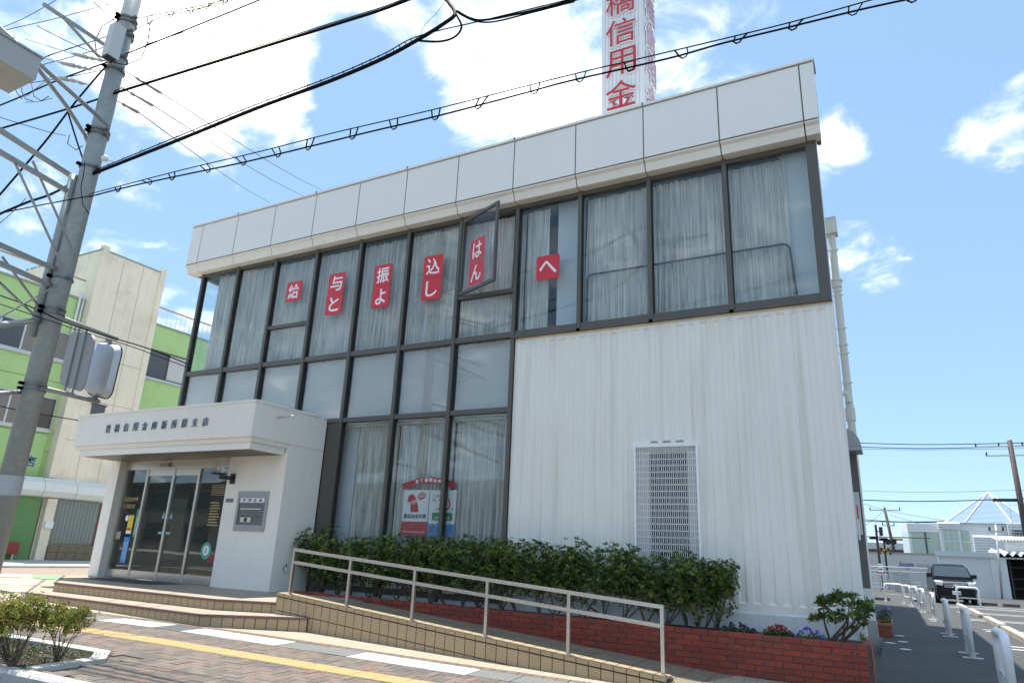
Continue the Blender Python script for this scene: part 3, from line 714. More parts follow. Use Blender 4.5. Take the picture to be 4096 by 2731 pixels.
# ------------------------------------------------------------------ curtains behind the glass
def curtain(x0, x1, z0, z1, label, y=10.67, pitch=.10, amp=.05, seed=0, flare=0.):
    r = random.Random(seed); k = B(); nseg = int((x1 - x0) / .011); rows_ = 7
    ph = r.uniform(0, 6); o = 0; f1, f2 = r.uniform(.8, 1.2), r.uniform(.25, .4)
    for j in range(rows_ + 1):
        tt = j / rows_; z = z1 + (z0 - z1) * tt
        for i in range(nseg + 1):
            u = i / nseg; x = x0 + (x1 - x0) * u
            a = amp * (.55 + .45 * math.sin(x * 9 * f2 + ph)) * (.6 + .5 * tt)
            yy = y + a * math.sin(2 * math.pi * x / pitch * f1 + 1.7 * math.sin(x * 5.1 + ph) + .25 * math.sin(4 * tt + ph)) + .012 * math.sin(2 * math.pi * x / .31 + ph + tt)
            k.v.append((x + flare * tt * (u - .5) + .006 * math.sin(7 * tt + x * 30), yy, z + (.012 * math.sin(x * 40) if j == rows_ else 0)))
    for j in range(rows_):
        for i in range(nseg):
            a = j * (nseg + 1) + i; k.f.append((a, a + nseg + 1, a + nseg + 2, a + 1)); k.m.append(0)
    c_ = k.build('curtain', CURT, smooth=True)
    return tag(c_, label, 'curtain', 'curtains hanging behind the bank windows')
nth = ['first', 'second', 'third', 'fourth', 'fifth', 'sixth', 'seventh', 'eighth', 'ninth', 'tenth', 'eleventh']
lab = {0: 'white pleated curtain behind the leftmost upper window', 1: 'white pleated curtain behind the second upper window from the left',
       2: 'white pleated curtain behind the lone red sticker beside the second mullion', 3: 'white pleated curtain behind the leftmost pair of red stickers', 4: 'white pleated curtain behind the middle pair of red stickers',
       5: 'white pleated curtain behind the pair of red stickers just left of the open casement', 6: 'white pleated curtain behind the open casement window', 7: 'short white curtain beside a dark gap behind the rightmost red sticker',
       8: 'white pleated curtain in the window just right of the rightmost red sticker', 9: 'white pleated curtain in the last but one upper window on the right', 10: 'white pleated curtain in the rightmost upper window'}
for i in range(11):
    x0, x1 = XM[i] + .06, (XM[i + 1] + .07 if i < 10 else -.6)
    if i == 0: x0 += .32
    if i == 7: x1 = x0 + .5
    if i == 10: x1 = -.94
    if i == 8: x0 -= .03
    curtain(x0 + .03, x1 + .03, 5.27 if i > 6 else 5.16, 7.725, lab[i], seed=i, flare=.1 if i in (3, 8, 9) else 0)
for i, l in ((4, 'white pleated curtain behind the ground floor window next to the porch'), (5, 'white pleated curtain behind the ground floor window with the posters'), (6, 'white pleated curtain behind the ground floor window beside the ribbed wall')):
    curtain(XM[i] + (.3 if i == 4 else .05), XM[i + 1] + .02, .6, 3.66, l, seed=20 + i, y=10.72)
K().box(-9.9, XM[7], 10.64, 10.82, 3.665, 3.71).build('curtain_box', mat('interior_white', (.6, .62, .62), .7), bank)
IW = mat('interior_panel', (.55, .61, .66), .6)
K().box(-5.0, -4.46, 10.75, 10.8, 5.15, 7.84).build('interior_panel', IW, bank)
K().box(-.92, -.565, 10.7, 10.75, 5.15, 7.84).build('interior_panel', IW, bank)
K().box(-9.93, -9.36, 10.75, 10.8, .5, 3.7).build('interior_panel', IW, bank)
rl = K(); Z0, Z1 = 5.3, 6.175
rl.tube([(-4.33, 10.585, Z0), (-4.33, 10.585, Z1 - .08), (-4.3, 10.585, Z1 - .02), (-4.24, 10.585, Z1), (-1.03, 10.585, Z1), (-.97, 10.585, Z1 - .02), (-.93, 10.585, Z1 - .08), (-.88, 10.585, Z0)], .017, 8)
rail_in = rl.build('inner_rail', mat('rail_dark_blue', (.05, .065, .09), .35, metal=.4), bank, smooth=True)
for x in (-3.58, -2.75, -2.2, -1.6): K().cyl((x, 10.585, Z1), (x, 10.60, Z1 - .14), .008, n=6).build('rail_bracket', STEEL, rail_in)
# posters inside the ground floor glass
def poly_arc(cx, cz, r0, r1, a0, a1, n=16):
    a = [math.radians(a0 + (a1 - a0) * i / n) for i in range(n + 1)]
    return [(cx + r1 * math.cos(t), cz + r1 * math.sin(t)) for t in a] + [(cx + r0 * math.cos(t), cz + r0 * math.sin(t)) for t in reversed(a)]
PY_ = 10.60
cxa = -7.44; rad = 1.62; cza = 2.63 - rad
arc = K(); half = math.degrees(math.asin(.62 / rad)); pa = poly_arc(cxa, cza, rad - .105, rad, 90 + half, 90 - half); n = len(pa)
m_ = n // 2
for i in range(m_ - 1): arc.quad((pa[i][0], PY_, pa[i][1]), (pa[n - 1 - i][0], PY_, pa[n - 1 - i][1]), (pa[n - 2 - i][0], PY_, pa[n - 2 - i][1]), (pa[i + 1][0], PY_, pa[i + 1][1]))
PRED = mat('poster_red', (.50, .055, .075), .5)
arc_o = arc.build('arched_banner', PRED); tag(arc_o, 'red arched banner with white characters above two posters inside the window', 'banner')
ch_ = K()
for i, c in enumerate('豊橋信用金庫'):
    a = math.radians(90 + 10.5 - i * 3.7 - .5); lettering(ch_, c, .07, (cxa + (rad - .052) * math.cos(a), PY_ - .003, cza + (rad - .052) * math.sin(a)), (math.sin(a), 0, -math.cos(a)), (math.cos(a), 0, math.sin(a)), bold=.0025)
ch_.build('lettering', WHITE, arc_o)
PW = mat('poster_white', (.72, .76, .80), .5)
def logo(b, cx, cz, s, y, stripes):
    """leaning bean and small leaf, each crossed by thin stripes"""
    body = [(-.30, .05), (-.28, .20), (-.20, .29), (-.08, .30), (.02, .22), (.10, .08), (.17, -.10), (.21, -.32), (-.13, -.32), (-.14, -.18), (-.20, -.02)]
    b.add([(cx + x * s, y, cz + z * s) for x, z in body], [tuple(range(len(body)))][::-1])
    el = [(.30 + .19 * math.cos(t), .24 + .13 * math.sin(t) + .04 * math.cos(t)) for t in [2 * math.pi * i / 18 for i in range(18)]]
    b.add([(cx + x * s, y, cz + z * s) for x, z in el], [tuple(range(18))])
    for i in range(3):
        for xa, za, xb, zb in ((-.27, -.005 - i * .055, .11, .125 - i * .055), (.11, .21 - i * .055 + .03, .50, .345 - i * .055 + .03)):
            w_ = .011
            stripes.quad((cx + xa * s, y - .002, cz + (za - w_) * s), (cx + xb * s, y - .002, cz + (zb - w_) * s), (cx + xb * s, y - .002, cz + (zb + w_) * s), (cx + xa * s, y - .002, cz + (za + w_) * s))
p1 = K().box(-7.995, -7.415, PY_, PY_ + .004, 1.58, 2.40).build('bank_poster', PW); tag(p1, 'white poster with a striped red bean-shaped emblem inside the window', 'poster')
lg, sp_ = K(), K(); logo(lg, -7.74, 2.165, .52, PY_ - .003, sp_); lg.build('emblem', PRED, p1); sp_.build('emblem_stripes', PW, p1)
l = K(); lettering(l, '豊橋信用金庫', .09, (-7.705, PY_ - .003, 1.925), (1, 0, 0), (0, 0, 1), bold=.0015, fit=(.5, .085)); l.build('lettering', mat('ink_black', (.04, .05, .06), .6), p1)
K().box(-7.995, -7.415, PY_ - .004, PY_ - .001, 1.585, 1.83).build('red_band', PRED, p1)
l = K(); lettering(l, 'TOYOHASHI SHINKIN BANK', .05, (-7.705, PY_ - .006, 1.645), (1, 0, 0), (0, 0, 1), fit=(.5, .04)); l.build('lettering', WHITE, p1)
p2 = K().box(-7.40, -6.82, PY_, PY_ + .004, 1.58, 2.395).build('elevation_poster', PW); tag(p2, 'white, green and blue poster giving the height above sea level inside the window', 'poster')
NAVY = mat('ink_navy', (.06, .10, .25), .6)
l = K(); lettering(l, 'この付近は', .06, (-7.16, PY_ - .003, 2.29), (1, 0, 0), (0, 0, 1), bold=.001, fit=(.34, .05)); lettering(l, '海抜', .06, (-7.29, PY_ - .003, 2.215), (1, 0, 0), (0, 0, 1), bold=.001, fit=(.1, .05)); l.build('lettering', NAVY, p2)
l = K(); lettering(l, '30', .3, (-7.07, PY_ - .003, 2.14), (1, 0, 0), (0, 0, 1), fit=(.26, .2)); lettering(l, '約', .06, (-7.235, PY_ - .003, 2.06), (1, 0, 0), (0, 0, 1), fit=(.05, .05)); lettering(l, 'm', .06, (-6.885, PY_ - .003, 2.06), (1, 0, 0), (0, 0, 1), fit=(.05, .035)); l.build('figures', PRED, p2)
gp = K().box(-7.32, -6.88, PY_ - .004, PY_ - .001, 1.86, 1.995).build('green_panel', mat('poster_green', (.02, .25, .13), .5), p2)
l = K(); lettering(l, '岡崎信用金庫', .05, (-7.1, PY_ - .006, 1.905), (1, 0, 0), (0, 0, 1), fit=(.34, .04)); l.build('lettering', WHITE, gp)
bl = K(); wav = [(-7.395 + .575 * i / 36, 1.80 + .012 * math.cos(2 * math.pi * i / 6)) for i in range(37)]
for i in range(36): bl.quad((wav[i][0], PY_ - .003, 1.585), (wav[i + 1][0], PY_ - .003, 1.585), (wav[i + 1][0], PY_ - .003, wav[i + 1][1]), (wav[i][0], PY_ - .003, wav[i][1]))
bp_ = bl.build('blue_sea', mat('poster_blue', (.04, .30, .62), .5), p2)
lg, sp_ = K(), K(); logo(lg, -7.32, 1.70, .16, PY_ - .006, sp_); lg.build('emblem', PRED, bp_)
l = K(); lettering(l, '豊橋信用金庫', .05, (-7.03, PY_ - .006, 1.70), (1, 0, 0), (0, 0, 1), fit=(.33, .045)); l.build('lettering', NAVY, bp_)

# ------------------------------------------------------------------ entrance porch
porch = thing('entrance_porch', 'white stucco entrance porch with a deep canopy and metal lettering', 'porch', (-12.7, 9.6, .5))
XL, XR, YF = -15.44, -9.97, 8.553
up = K(); up.extr([(YF, 3.165), (YF, 3.815), (10.42, 3.79), (10.42, 3.165)], XL, XR); up.build('canopy', PORCHW, porch)
K().extr([(YF - .02, 3.80), (YF - .02, 3.835), (YF + .12, 3.845), (YF + .12, 3.818)], XL - .02, XR + .02).build('canopy_coping', PANEL, porch)
K().box(XR - .12, XR + .02, YF + .125, 10.2, 3.80, 3.842).build('canopy_coping', PANEL, porch)
K().box(XL - .02, XL + .12, YF + .125, 10.2, 3.80, 3.842).build('canopy_coping', PANEL, porch)
K().box(XL + .06, XR - .02, YF + .04, 9.47, 3.075, 3.163).build('canopy_step', CREAM, porch)
segs = [XL + .16, -14.66, -12.85, -10.65, XR - .06]
for i in range(4): K().box(segs[i] + .002, segs[i + 1] - .002, YF + .075, YF + .13, 2.95, 3.073).build('canopy_trim', PANEL, porch)
K().box(XR - .115, XR - .06, YF + .132, 9.44, 2.95, 3.073).build('canopy_trim', PANEL, porch)
K().box(XL + .16, XL + .21, YF + .132, 9.44, 2.95, 3.073).build('canopy_trim', PANEL, porch)
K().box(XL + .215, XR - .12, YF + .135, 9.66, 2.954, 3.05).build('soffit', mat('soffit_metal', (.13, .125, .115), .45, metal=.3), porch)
K().box(-11.53, XR, 9.48, 10.42, .3, 3.125).build('right_pier', PORCHW, porch)
K().box(-11.53, XR - .004, 9.484, 10.42, 3.125, 3.163).build('pier_groove', CREAM, porch)
K().box(XL, -15.1, 9.48, 10.42, .3, 3.163).build('left_pier', PORCHW, porch)
# sliding door
YD = 9.66; xd = [-15.1, -14.30, -13.41, -12.60, -11.53]
K().box(-15.1, -11.53, YD - .03, YD + .12, 2.765, 2.975).build('door_header', ALU, porch)
K().box(-13.85, -13.55, YD - .09, YD - .031, 2.82, 2.89).build('door_sensor', mat('sensor_grey', (.25, .25, .24), .4), porch)
for i, x in enumerate(xd):
    hw = .03
    if i in (0, 4): K().box(x if i == 0 else x - .06, x + .06 if i == 0 else x, YD - .02, YD + .08, .5, 2.764).build('door_jamb', ALU, porch)
    else: K().box(x - hw, x + hw, YD - .02, YD + .06, .5, 2.764).build('door_stile', ALU, porch)
for i in range(4):
    x0, x1 = xd[i] + (.061 if i == 0 else .031), xd[i + 1] - (.061 if i == 3 else .031)
    dl = K().box(x0, x1, YD - .01, YD + .035, .505, .665).build('door_rail', STEEL, porch)
    if i in (1, 2): K().box(x0, x1, YD - .005, YD + .035, 2.63, 2.763).build('door_rail', ALU, porch)
    K().box(x0, x1, YD + .010, YD + .018, .666, 2.629 if i in (1, 2) else 2.763).build('door_pane', DGLASS, porch)
# interior of the lobby
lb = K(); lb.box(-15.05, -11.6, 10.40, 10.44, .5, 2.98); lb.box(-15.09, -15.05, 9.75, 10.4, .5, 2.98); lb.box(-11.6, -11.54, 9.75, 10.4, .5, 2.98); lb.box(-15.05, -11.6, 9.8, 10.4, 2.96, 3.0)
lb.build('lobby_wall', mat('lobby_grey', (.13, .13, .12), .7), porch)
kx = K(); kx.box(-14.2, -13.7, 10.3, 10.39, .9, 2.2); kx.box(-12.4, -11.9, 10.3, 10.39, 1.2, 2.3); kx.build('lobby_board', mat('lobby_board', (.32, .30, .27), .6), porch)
# things stuck on the door glass
def onpane(name, m_, x0, x1, z0, z1, shape=None, dy=.0):
    k = K(); y = YD + .004 - dy
    if shape == 'round':
        cx, cz = (x0 + x1) / 2, (z0 + z1) / 2; pts = [(cx + (x1 - x0) / 2 * math.cos(t), y, cz + (z1 - z0) / 2 * math.sin(t)) for t in [2 * math.pi * i / 24 for i in range(24)]]
        k.add(pts, [tuple(range(24))])
    elif shape == 'tri': k.add([(x0, y, z0), (x1, y, z0), ((x0 + x1) / 2, y, z1)], [(0, 1, 2)])
    else: k.quad((x0, y, z0), (x1, y, z0), (x1, y, z1), (x0, y, z1))
    return k.build(name, m_, porch)
GOLD = mat('gold_leaf', (.36, .29, .13), .45, metal=.3)
def dx_(px_, py_): p = PY(px_, py_, YD); return p.x, p.z
l = K(); lettering(l, '豊橋信用金庫', .09, (-14.73, YD + .003, 2.13), (1, 0, 0), (0, 0, 1), bold=.002, fit=(.5, .1)); lettering(l, '新所原支店', .09, (-14.76, YD + .003, 1.98), (1, 0, 0), (0, 0, 1), bold=.002, fit=(.42, .1)); l.build('gold_lettering', GOLD, porch)
onpane('round_notice', WHITE, -14.80, -14.70, 1.66, 1.79, 'round')
yp = onpane('yellow_notice', mat('notice_yellow', (.72, .55, .05), .5), -14.69, -14.51, 1.40, 1.79)
onpane('notice_foot', WHITE, -14.69, -14.51, 1.40, 1.46, dy=.003); onpane('notice_text', RED, -14.67, -14.53, 1.48, 1.52, dy=.003)
gs = onpane('green_notice', mat('notice_green', (.03, .35, .2), .5), -14.44, -14.345, 1.34, 1.92); onpane('notice_stripe', RED, -14.43, -14.355, 1.79, 1.82, dy=.003)
l = K(); 
for i, c in enumerate('金融機関防犯連絡所'): lettering(l, c, .04, (-14.392, YD - .001, 1.74 - i * .042), (1, 0, 0), (0, 0, 1))
l.build('notice_lettering', WHITE, porch)
onpane('blue_notice', mat('notice_blue', (.05, .27, .62), .5), -14.70, -14.51, .78 + .02, 1.33)
l = K(); 
for q in range(3):
    for i in range(9): l.box(-14.66 + q * .05, -14.635 + q * .05, YD - .001, YD, .86 + i * .042, .885 + i * .042)
l.build('notice_lettering', mat('notice_pale', (.55, .68, .8), .5), porch)
onpane('grey_notice', mat('notice_grey', (.35, .35, .33), .6), -15.02, -14.86, 1.30, 1.44)
onpane('orange_stripe', mat('notice_orange', (.5, .16, .04), .6), -15.02, -14.86, 1.27, 1.295, dy=.002)
for x in (-13.52, -13.27): onpane('blue_triangle', mat('notice_cyan', (.2, .42, .5), .5), x - .06, x + .04, 1.74, 1.88, 'tri'); onpane('pale_strip', mat('notice_cyan', (.2, .42, .5), .5), x - .09, x + .06, 1.42, 1.47)
gr_ = onpane('green_round_sticker', mat('sticker_green', (.05, .42, .26), .45), -12.18, -11.88, .98, 1.30, 'round'); onpane('round_core', WHITE, -12.12, -11.94, 1.05, 1.24, 'round', .003)
l = K(); lettering(l, 'S', .12, (-12.03, YD - .002, 1.145), (1, 0, 0), (0, 0, 1), bold=.003); l.build('sticker_mark', NAVY, porch)
onpane('red_notice', mat('notice_dark_red', (.25, .03, .03), .5), -11.96, -11.66, .92, 1.08, dy=-.002)
fr = K(); 
for a in ((-12.15, -11.75, 2.42, 2.43), (-12.15, -11.75, 2.22, 2.23), (-12.15, -12.14, 2.23, 2.42), (-11.76, -11.75, 2.23, 2.42)): fr.box(a[0], a[1], YD + .001, YD + .003, a[2], a[3])
for i in range(4): fr.box(-12.12, -11.78, YD + .001, YD + .003, 2.26 + i * .04, 2.275 + i * .04)
for i in range(9): fr.box(-12.13 + .02 * (i % 2), -11.82 - .03 * (i % 3), YD + .001, YD + .003, 1.62 + i * .055, 1.645 + i * .055)
fr.build('gold_notice', GOLD, porch)
# raised metal lettering on the canopy
LM = mat('letter_metal', (.13, .185, .215), .35, metal=.5)
for i, c in enumerate('豊橋信用金庫新所原支店'):
    x = -14.28 + i * .303
    k = K(); lettering(k, c, .17, (x, YF - .006, 3.485), (1, 0, 0), (0, 0, 1), extrude=.007, bold=.0, fit=(.155, .165)); k.build('raised_letter', LM, porch)
# night deposit, plaque, lamp, tap, hook
nd = K()
for a in ((-11.12, -10.30, 2.16, 2.27), (-11.12, -10.30, 1.54, 1.65), (-11.12, -11.06, 1.65, 2.16), (-10.36, -10.30, 1.65, 2.16)): nd.box(a[0], a[1], 9.455, 9.5, a[2], a[3])
ndo = nd.build('night_deposit', mat('deposit_grey', (.34, .35, .36), .4, metal=.4), porch)
K().box(-11.06, -10.36, 9.474, 9.479, 1.65, 2.16).build('deposit_plate', mat('deposit_steel', (.17, .17, .165), .35, metal=.7), ndo)
K().box(-11.04, -10.38, 9.458, 9.473, 2.06, 2.155).build('deposit_sign', mat('sign_pale', (.70, .72, .70), .5), ndo)
l = K()
for i, c in enumerate('夜間金庫'): lettering(l, c, .06, (-10.92 + i * .145, 9.456, 2.107), (1, 0, 0), (0, 0, 1), bold=.002)
l.build('deposit_lettering', NAVY, ndo)
K().box(-10.98, -10.42, 9.44, 9.473, 1.93, 1.955).build('deposit_handle', STEEL, ndo)
K().box(-10.98, -10.42, 9.468, 9.473, 1.80, 1.808).build('deposit_slot', FRAMED, ndo)
K().box(-10.95, -10.68, 9.45, 9.473, 1.70, 1.79).build('deposit_lock', mat('lock_plate', (.62, .62, .60), .4), ndo); K().box(-10.85, -10.77, 9.447, 9.4495, 1.71, 1.78).build('deposit_keyhole', FRAMED, ndo)
K().box(-11.46, -11.26, 9.465, 9.479, 2.07, 2.135).build('plaque', mat('plaque_blue', (.10, .19, .24), .4, metal=.3), porch)
BLK = mat('iron_black', (.012, .012, .013), .45)
lp = K(); lp.box(-11.42, -11.30, 9.45, 9.48, 2.42, 2.62); lp.beam((-11.37, 9.46, 2.53), (-11.45, 9.22, 2.53), .05, .07); lp.cyl((-11.46, 9.2, 2.58), (-11.46, 9.2, 2.60), .15, n=16)
lmp = lp.build('wall_lamp', BLK, porch)
sh_ = K(); sh_.tube([(-11.46, 9.2, 2.605), (-11.46, 9.2, 2.90)], [.09, .12], 6, cap=False); sh_.build('lamp_shade', glass_mat('lamp_glass', (.86, .87, .85), 1.4, .1), lmp)
sh_ = K(); sh_.sphere((-11.46, 9.2, 2.69), .035, sz=1.5); sh_.build('bulb', WHITE, lmp, smooth=True)
hk = K(); hk.tube([(XR, 9.1, 3.60), (XR + .28, 9.1, 3.60), (XR + .36, 9.1, 3.63), (XR + .42, 9.1, 3.60), (XR + .42, 9.1, 3.54)], .012, 8); hk.build('wall_hook', STEEL, porch, smooth=True)
tp_ = K(); tp_.tube([(XR, 9.75, .92), (XR + .07, 9.75, .92), (XR + .09, 9.75, .87)], .018, 8); tp_.box(XR + .05, XR + .08, 9.735, 9.765, .93, .98); tp_.build('water_tap', STEEL, porch)

# ------------------------------------------------------------------ steps
steps = thing('entrance_steps', 'two broad tiled steps with dark brown nosings leading up to the glass door', 'steps', (-11, 8, .2))
plat = [(-15.1, 9.47), (-15.45, 9.0), (-13.35, 7.64), (-9.1, 7.62), (-8.1, 8.02), (-8.1, 9.60), (-9.55, 9.64), (-9.96, 9.47)]
plat_cc = [(-13.35, 7.64), (-9.1, 7.62), (-8.05, 8.02), (-8.05, 9.64), (-15.5, 9.64), (-15.5, 9.02)]
stp1 = [(-13.3, 7.16), (-8.66, 7.04), (-7.45, 7.88), (-8.0, 9.3), (-16.6, 9.6), (-16.6, 9.25)]
pf = K(); pf.prism(plat_cc, .1, .492); pf.build('platform', GROUT, steps)
pf = K(); pf.prism([(x, y) for x, y in stp1], .1, .342); pf.build('lower_step', GROUT, steps)
pf = K(); pf.prism(plat_cc, .4925, .5); pf.build('platform_paving', PTILE, steps)
pf = K(); pf.prism(stp1, .3425, .35); pf.build('tread_paving', PTILE, steps)
pf = K(); pf.box(-14.4, -12.3, 8.75, 9.45, .5005, .508); pf.build('door_mat', mat('mat_dark', (.06, .065, .07), .9), steps)
def riser_run(poly, z_top, seg, zb):
    for (x0, y0), (x1, y1) in seg:
        L = math.hypot(x1 - x0, y1 - y0); ux, uy = (x1 - x0) / L, (y1 - y0) / L; nx_, ny_ = uy, -ux
        n_ = int(math.ceil(L / .152)); nb_ = K()
        a = [(x0 + nx_ * .022, y0 + ny_ * .022), (x1 + nx_ * .022, y1 + ny_ * .022), (x1 - nx_ * .03, y1 - ny_ * .03), (x0 - nx_ * .03, y0 - ny_ * .03)]
        nb_.prism(a, z_top - .028, z_top + .004); nb_.build('nosing', NOSE, steps)
        for i in range(n_):
            t0, t1 = i * .152 + .005, min(L, (i + 1) * .152) - .005
            if t1 - t0 < .02: continue
            q = [(x0 + ux * t0 + nx_ * .008, y0 + uy * t0 + ny_ * .008), (x0 + ux * t1 + nx_ * .008, y0 + uy * t1 + ny_ * .008), (x0 + ux * t1, y0 + uy * t1), (x0 + ux * t0, y0 + uy * t0)]
            zb_ = max(zb, zs(q[0][0]) - .01)
            if z_top - .03 - zb_ < .01: continue
            tl = K(); tl.prism(q, zb_, z_top - .031); tl.build('riser_tile', TILE if rng.random() < .8 else TILE2, steps)
riser_run(plat_cc, .5, [((-15.5, 9.02), (-13.35, 7.64)), ((-13.35, 7.64), (-9.1, 7.62)), ((-9.1, 7.62), (-8.05, 8.02))], .352)
riser_run(stp1, .35, [((-16.6, 9.25), (-13.3, 7.16)), ((-13.3, 7.16), (-8.66, 7.04)), ((-8.66, 7.04), (-7.45, 7.88))], 0)

# ------------------------------------------------------------------ ramp
ramp_ = thing('access_ramp', 'tiled wheelchair ramp with a beige tiled side wall sloping down beside the brick planter', 'ramp', (-5, 8.5, .1))
ztop = lambda x: .648 - .0851 * (x + 8.1)
zramp = lambda x, y=0: interp(x, [-8.1, -7.9, -6.79, -5.54, -2.81, -2.2, -1.2], [.499, .466, .38, .29, .07, .022, -.01])
rp = K(); o = 0
xs_ = [-8.1, -7.9, -6.79, -5.54, -4, -2.81, -2.2, -1.2]
for x in xs_: rp.v += [(x, 8.1, zramp(x)), (x, 9.66, zramp(x))]
rp.f = [(2 * i, 2 * i + 2, 2 * i + 3, 2 * i + 1) for i in range(len(xs_) - 1)]; rp.m = [0] * len(rp.f); rp.build('ramp_surface', RTILE, ramp_)
YW = 7.9
cw = K(); cw.v = []
o = K(); o.prism([(-8.12, YW + .012), (-2.255, YW + .012), (-2.255, YW + .2), (-8.12, YW + .2)], -.1, lambda x, y: ztop(x) - .02); o.build('side_wall', GROUT, ramp_)
ncol = int((8.12 - 2.24) / .15) + 1
for i in range(ncol):
    x0, x1 = -8.12 + i * .15 + .0055, min(-8.12 + (i + 1) * .15, -2.24) - .0055
    if x1 - x0 < .02: continue
    c = K(); c.prism([(x0, YW - .006), (x1, YW - .006), (x1, YW + .22), (x0, YW + .22)], lambda x, y: ztop(x) - .045, lambda x, y: ztop(x)); c.build('cap_tile', TILE, ramp_)
    for r_ in range(4):
        a = lambda x, y, r_=r_: max(ztop(x) - .05 - (r_ + 1) * .185, zs(x) - .02)
        bq = lambda x, y, r_=r_: ztop(x) - .05 - r_ * .185 - .011
        if bq(x0, 0) - max(ztop(x0) - .05 - (r_ + 1) * .185, zs(x0) - .02) < .015: continue
        if r_ >= 2 and False: continue
        c = K(); c.prism([(x0, YW), (x1, YW), (x1, YW + .012), (x0, YW + .012)], a, bq); c.build('wall_tile', TILE if rng.random() < .85 else TILE2, ramp_)
c = K(); c.prism([(-2.255, YW), (-2.243, YW), (-2.243, YW + .22), (-2.255, YW + .22)], -.02, lambda x, y: ztop(x) - .05); c.build('wall_tile', TILE, ramp_)
c = K(); c.prism([(-8.13, YW), (-8.12, YW), (-8.12, YW + .22), (-8.13, YW + .22)], .5, lambda x, y: ztop(x) - .01); c.build('wall_tile', TILE, ramp_)

# ------------------------------------------------------------------ handrail
hr = thing('handrail', 'stainless steel handrail with two rails sloping down along the ramp', 'handrail', (-5, 8.02, .3))
posts = [(-8.0, .62, 1.273), (-6.88, .54, 1.205), (-5.74, .44, 1.11), (-4.60, .34, 1.02), (-3.47, .25, .935), (-2.34, .15, .858)]
for x, z0, z1 in posts: K().box(x - .02, x + .02, 8.0, 8.04, z0, z1 - .021).build('post', STEEL, hr)
ztr = lambda x: 1.262 - .0728 * (x + 8.0)
for dz, nm in ((0, 'top_rail'), (-.165, 'middle_rail')):
    k = K()
    xa, xb = (-8.02, -2.32) if dz == 0 else (-7.98, -2.36)
    k.beam((xa, 8.02, ztr(xa) + dz - (.012 if dz else 0)), (xb, 8.02, ztr(xb) + dz - (.035 if dz else 0)), .045 if dz == 0 else .035, .042); k.build(nm, STEEL, hr)

# ------------------------------------------------------------------ brick planter
plt = thing('brick_planter', 'long low planter of red bricks in front of the white wall', 'planter', (-5, 9.7, .2))
pzt = lambda x: .545 - .0042 * (x + 9.55)
K().prism([(-9.55, 9.664), (-.38, 9.664), (-.38, 9.75), (-9.55, 9.75)], -.1, lambda x, y: pzt(x) - .008).build('mortar_core', MORT, plt)
K().box(-.43, -.35, 9.752, 10.44, -.05, .49).build('mortar_core', MORT, plt)
SOIL = mat('soil', (.085, .06, .042), .95, noise=.4, nscale=14, bump=.9, bscale=60)
so_ = K(); so_.box(-9.9, -.44, 9.75, 10.44, .0, .475); so_.build('soil', SOIL, plt)
bprot = []
for q in range(3):
    k = B(); k.bbox(-.106, .106, -.05, .05, -.0305, .0305, .003); o = k.build('brick', BRICK[q], plt, local=True); bprot.append(o)
    hb = B(); hb.bbox(-.05, .05, -.05, .05, -.0305, .0305, .003); bprot.append(hb.build('brick', BRICK[q], plt, local=True))
first = [True] * 6; nb_ = 0
ROOTP = ROOT[plt.name]
def put(kind, q, x, y, z):
    global nb_
    src_ = bprot[q * 2 + kind]; loc = Vector((x, y, z)) - ROOTP
    r = (rng.uniform(-.008, .008), rng.uniform(-.006, .006), rng.uniform(-.006, .006))
    if first[q * 2 + kind]: src_.location = loc; src_.rotation_euler = r; first[q * 2 + kind] = False
    else: piece(src_, plt, loc, r)
    nb_ += 1
for row in range(8):
    x = -9.55 + (0 if row % 2 == 0 else .111)
    while x + .224 < -.485:
        cx = x + .111; z = pzt(cx) - .0358 - row * .0717
        gz = zramp(cx) if cx < -1.3 else zs(cx)
        if z + .03 > gz and x >= -9.56: put(0, rng.randrange(3), cx, 9.70 + rng.uniform(-.002, .002), z)
        x += .2225
    rem = -.492 - x
    if rem > .03:
        put(0, row % 3, x + rem / 2 + .004, 9.70, pzt(x) - .0358 - row * .0717); C.objects[-1].scale.x = (rem - .01) / .212
    for q in range(3):
        z = pzt(-.4) - .0358 - row * .0717
        if z > 0: put(0, rng.randrange(3), -.385, 9.87 + q * .2225, z); C.objects[-1].rotation_euler.z = math.pi / 2
    z = pzt(-.43) - .0358 - row * .0717
    if z + .03 > 0: put(1, rng.randrange(3), -.432, 9.70, z)
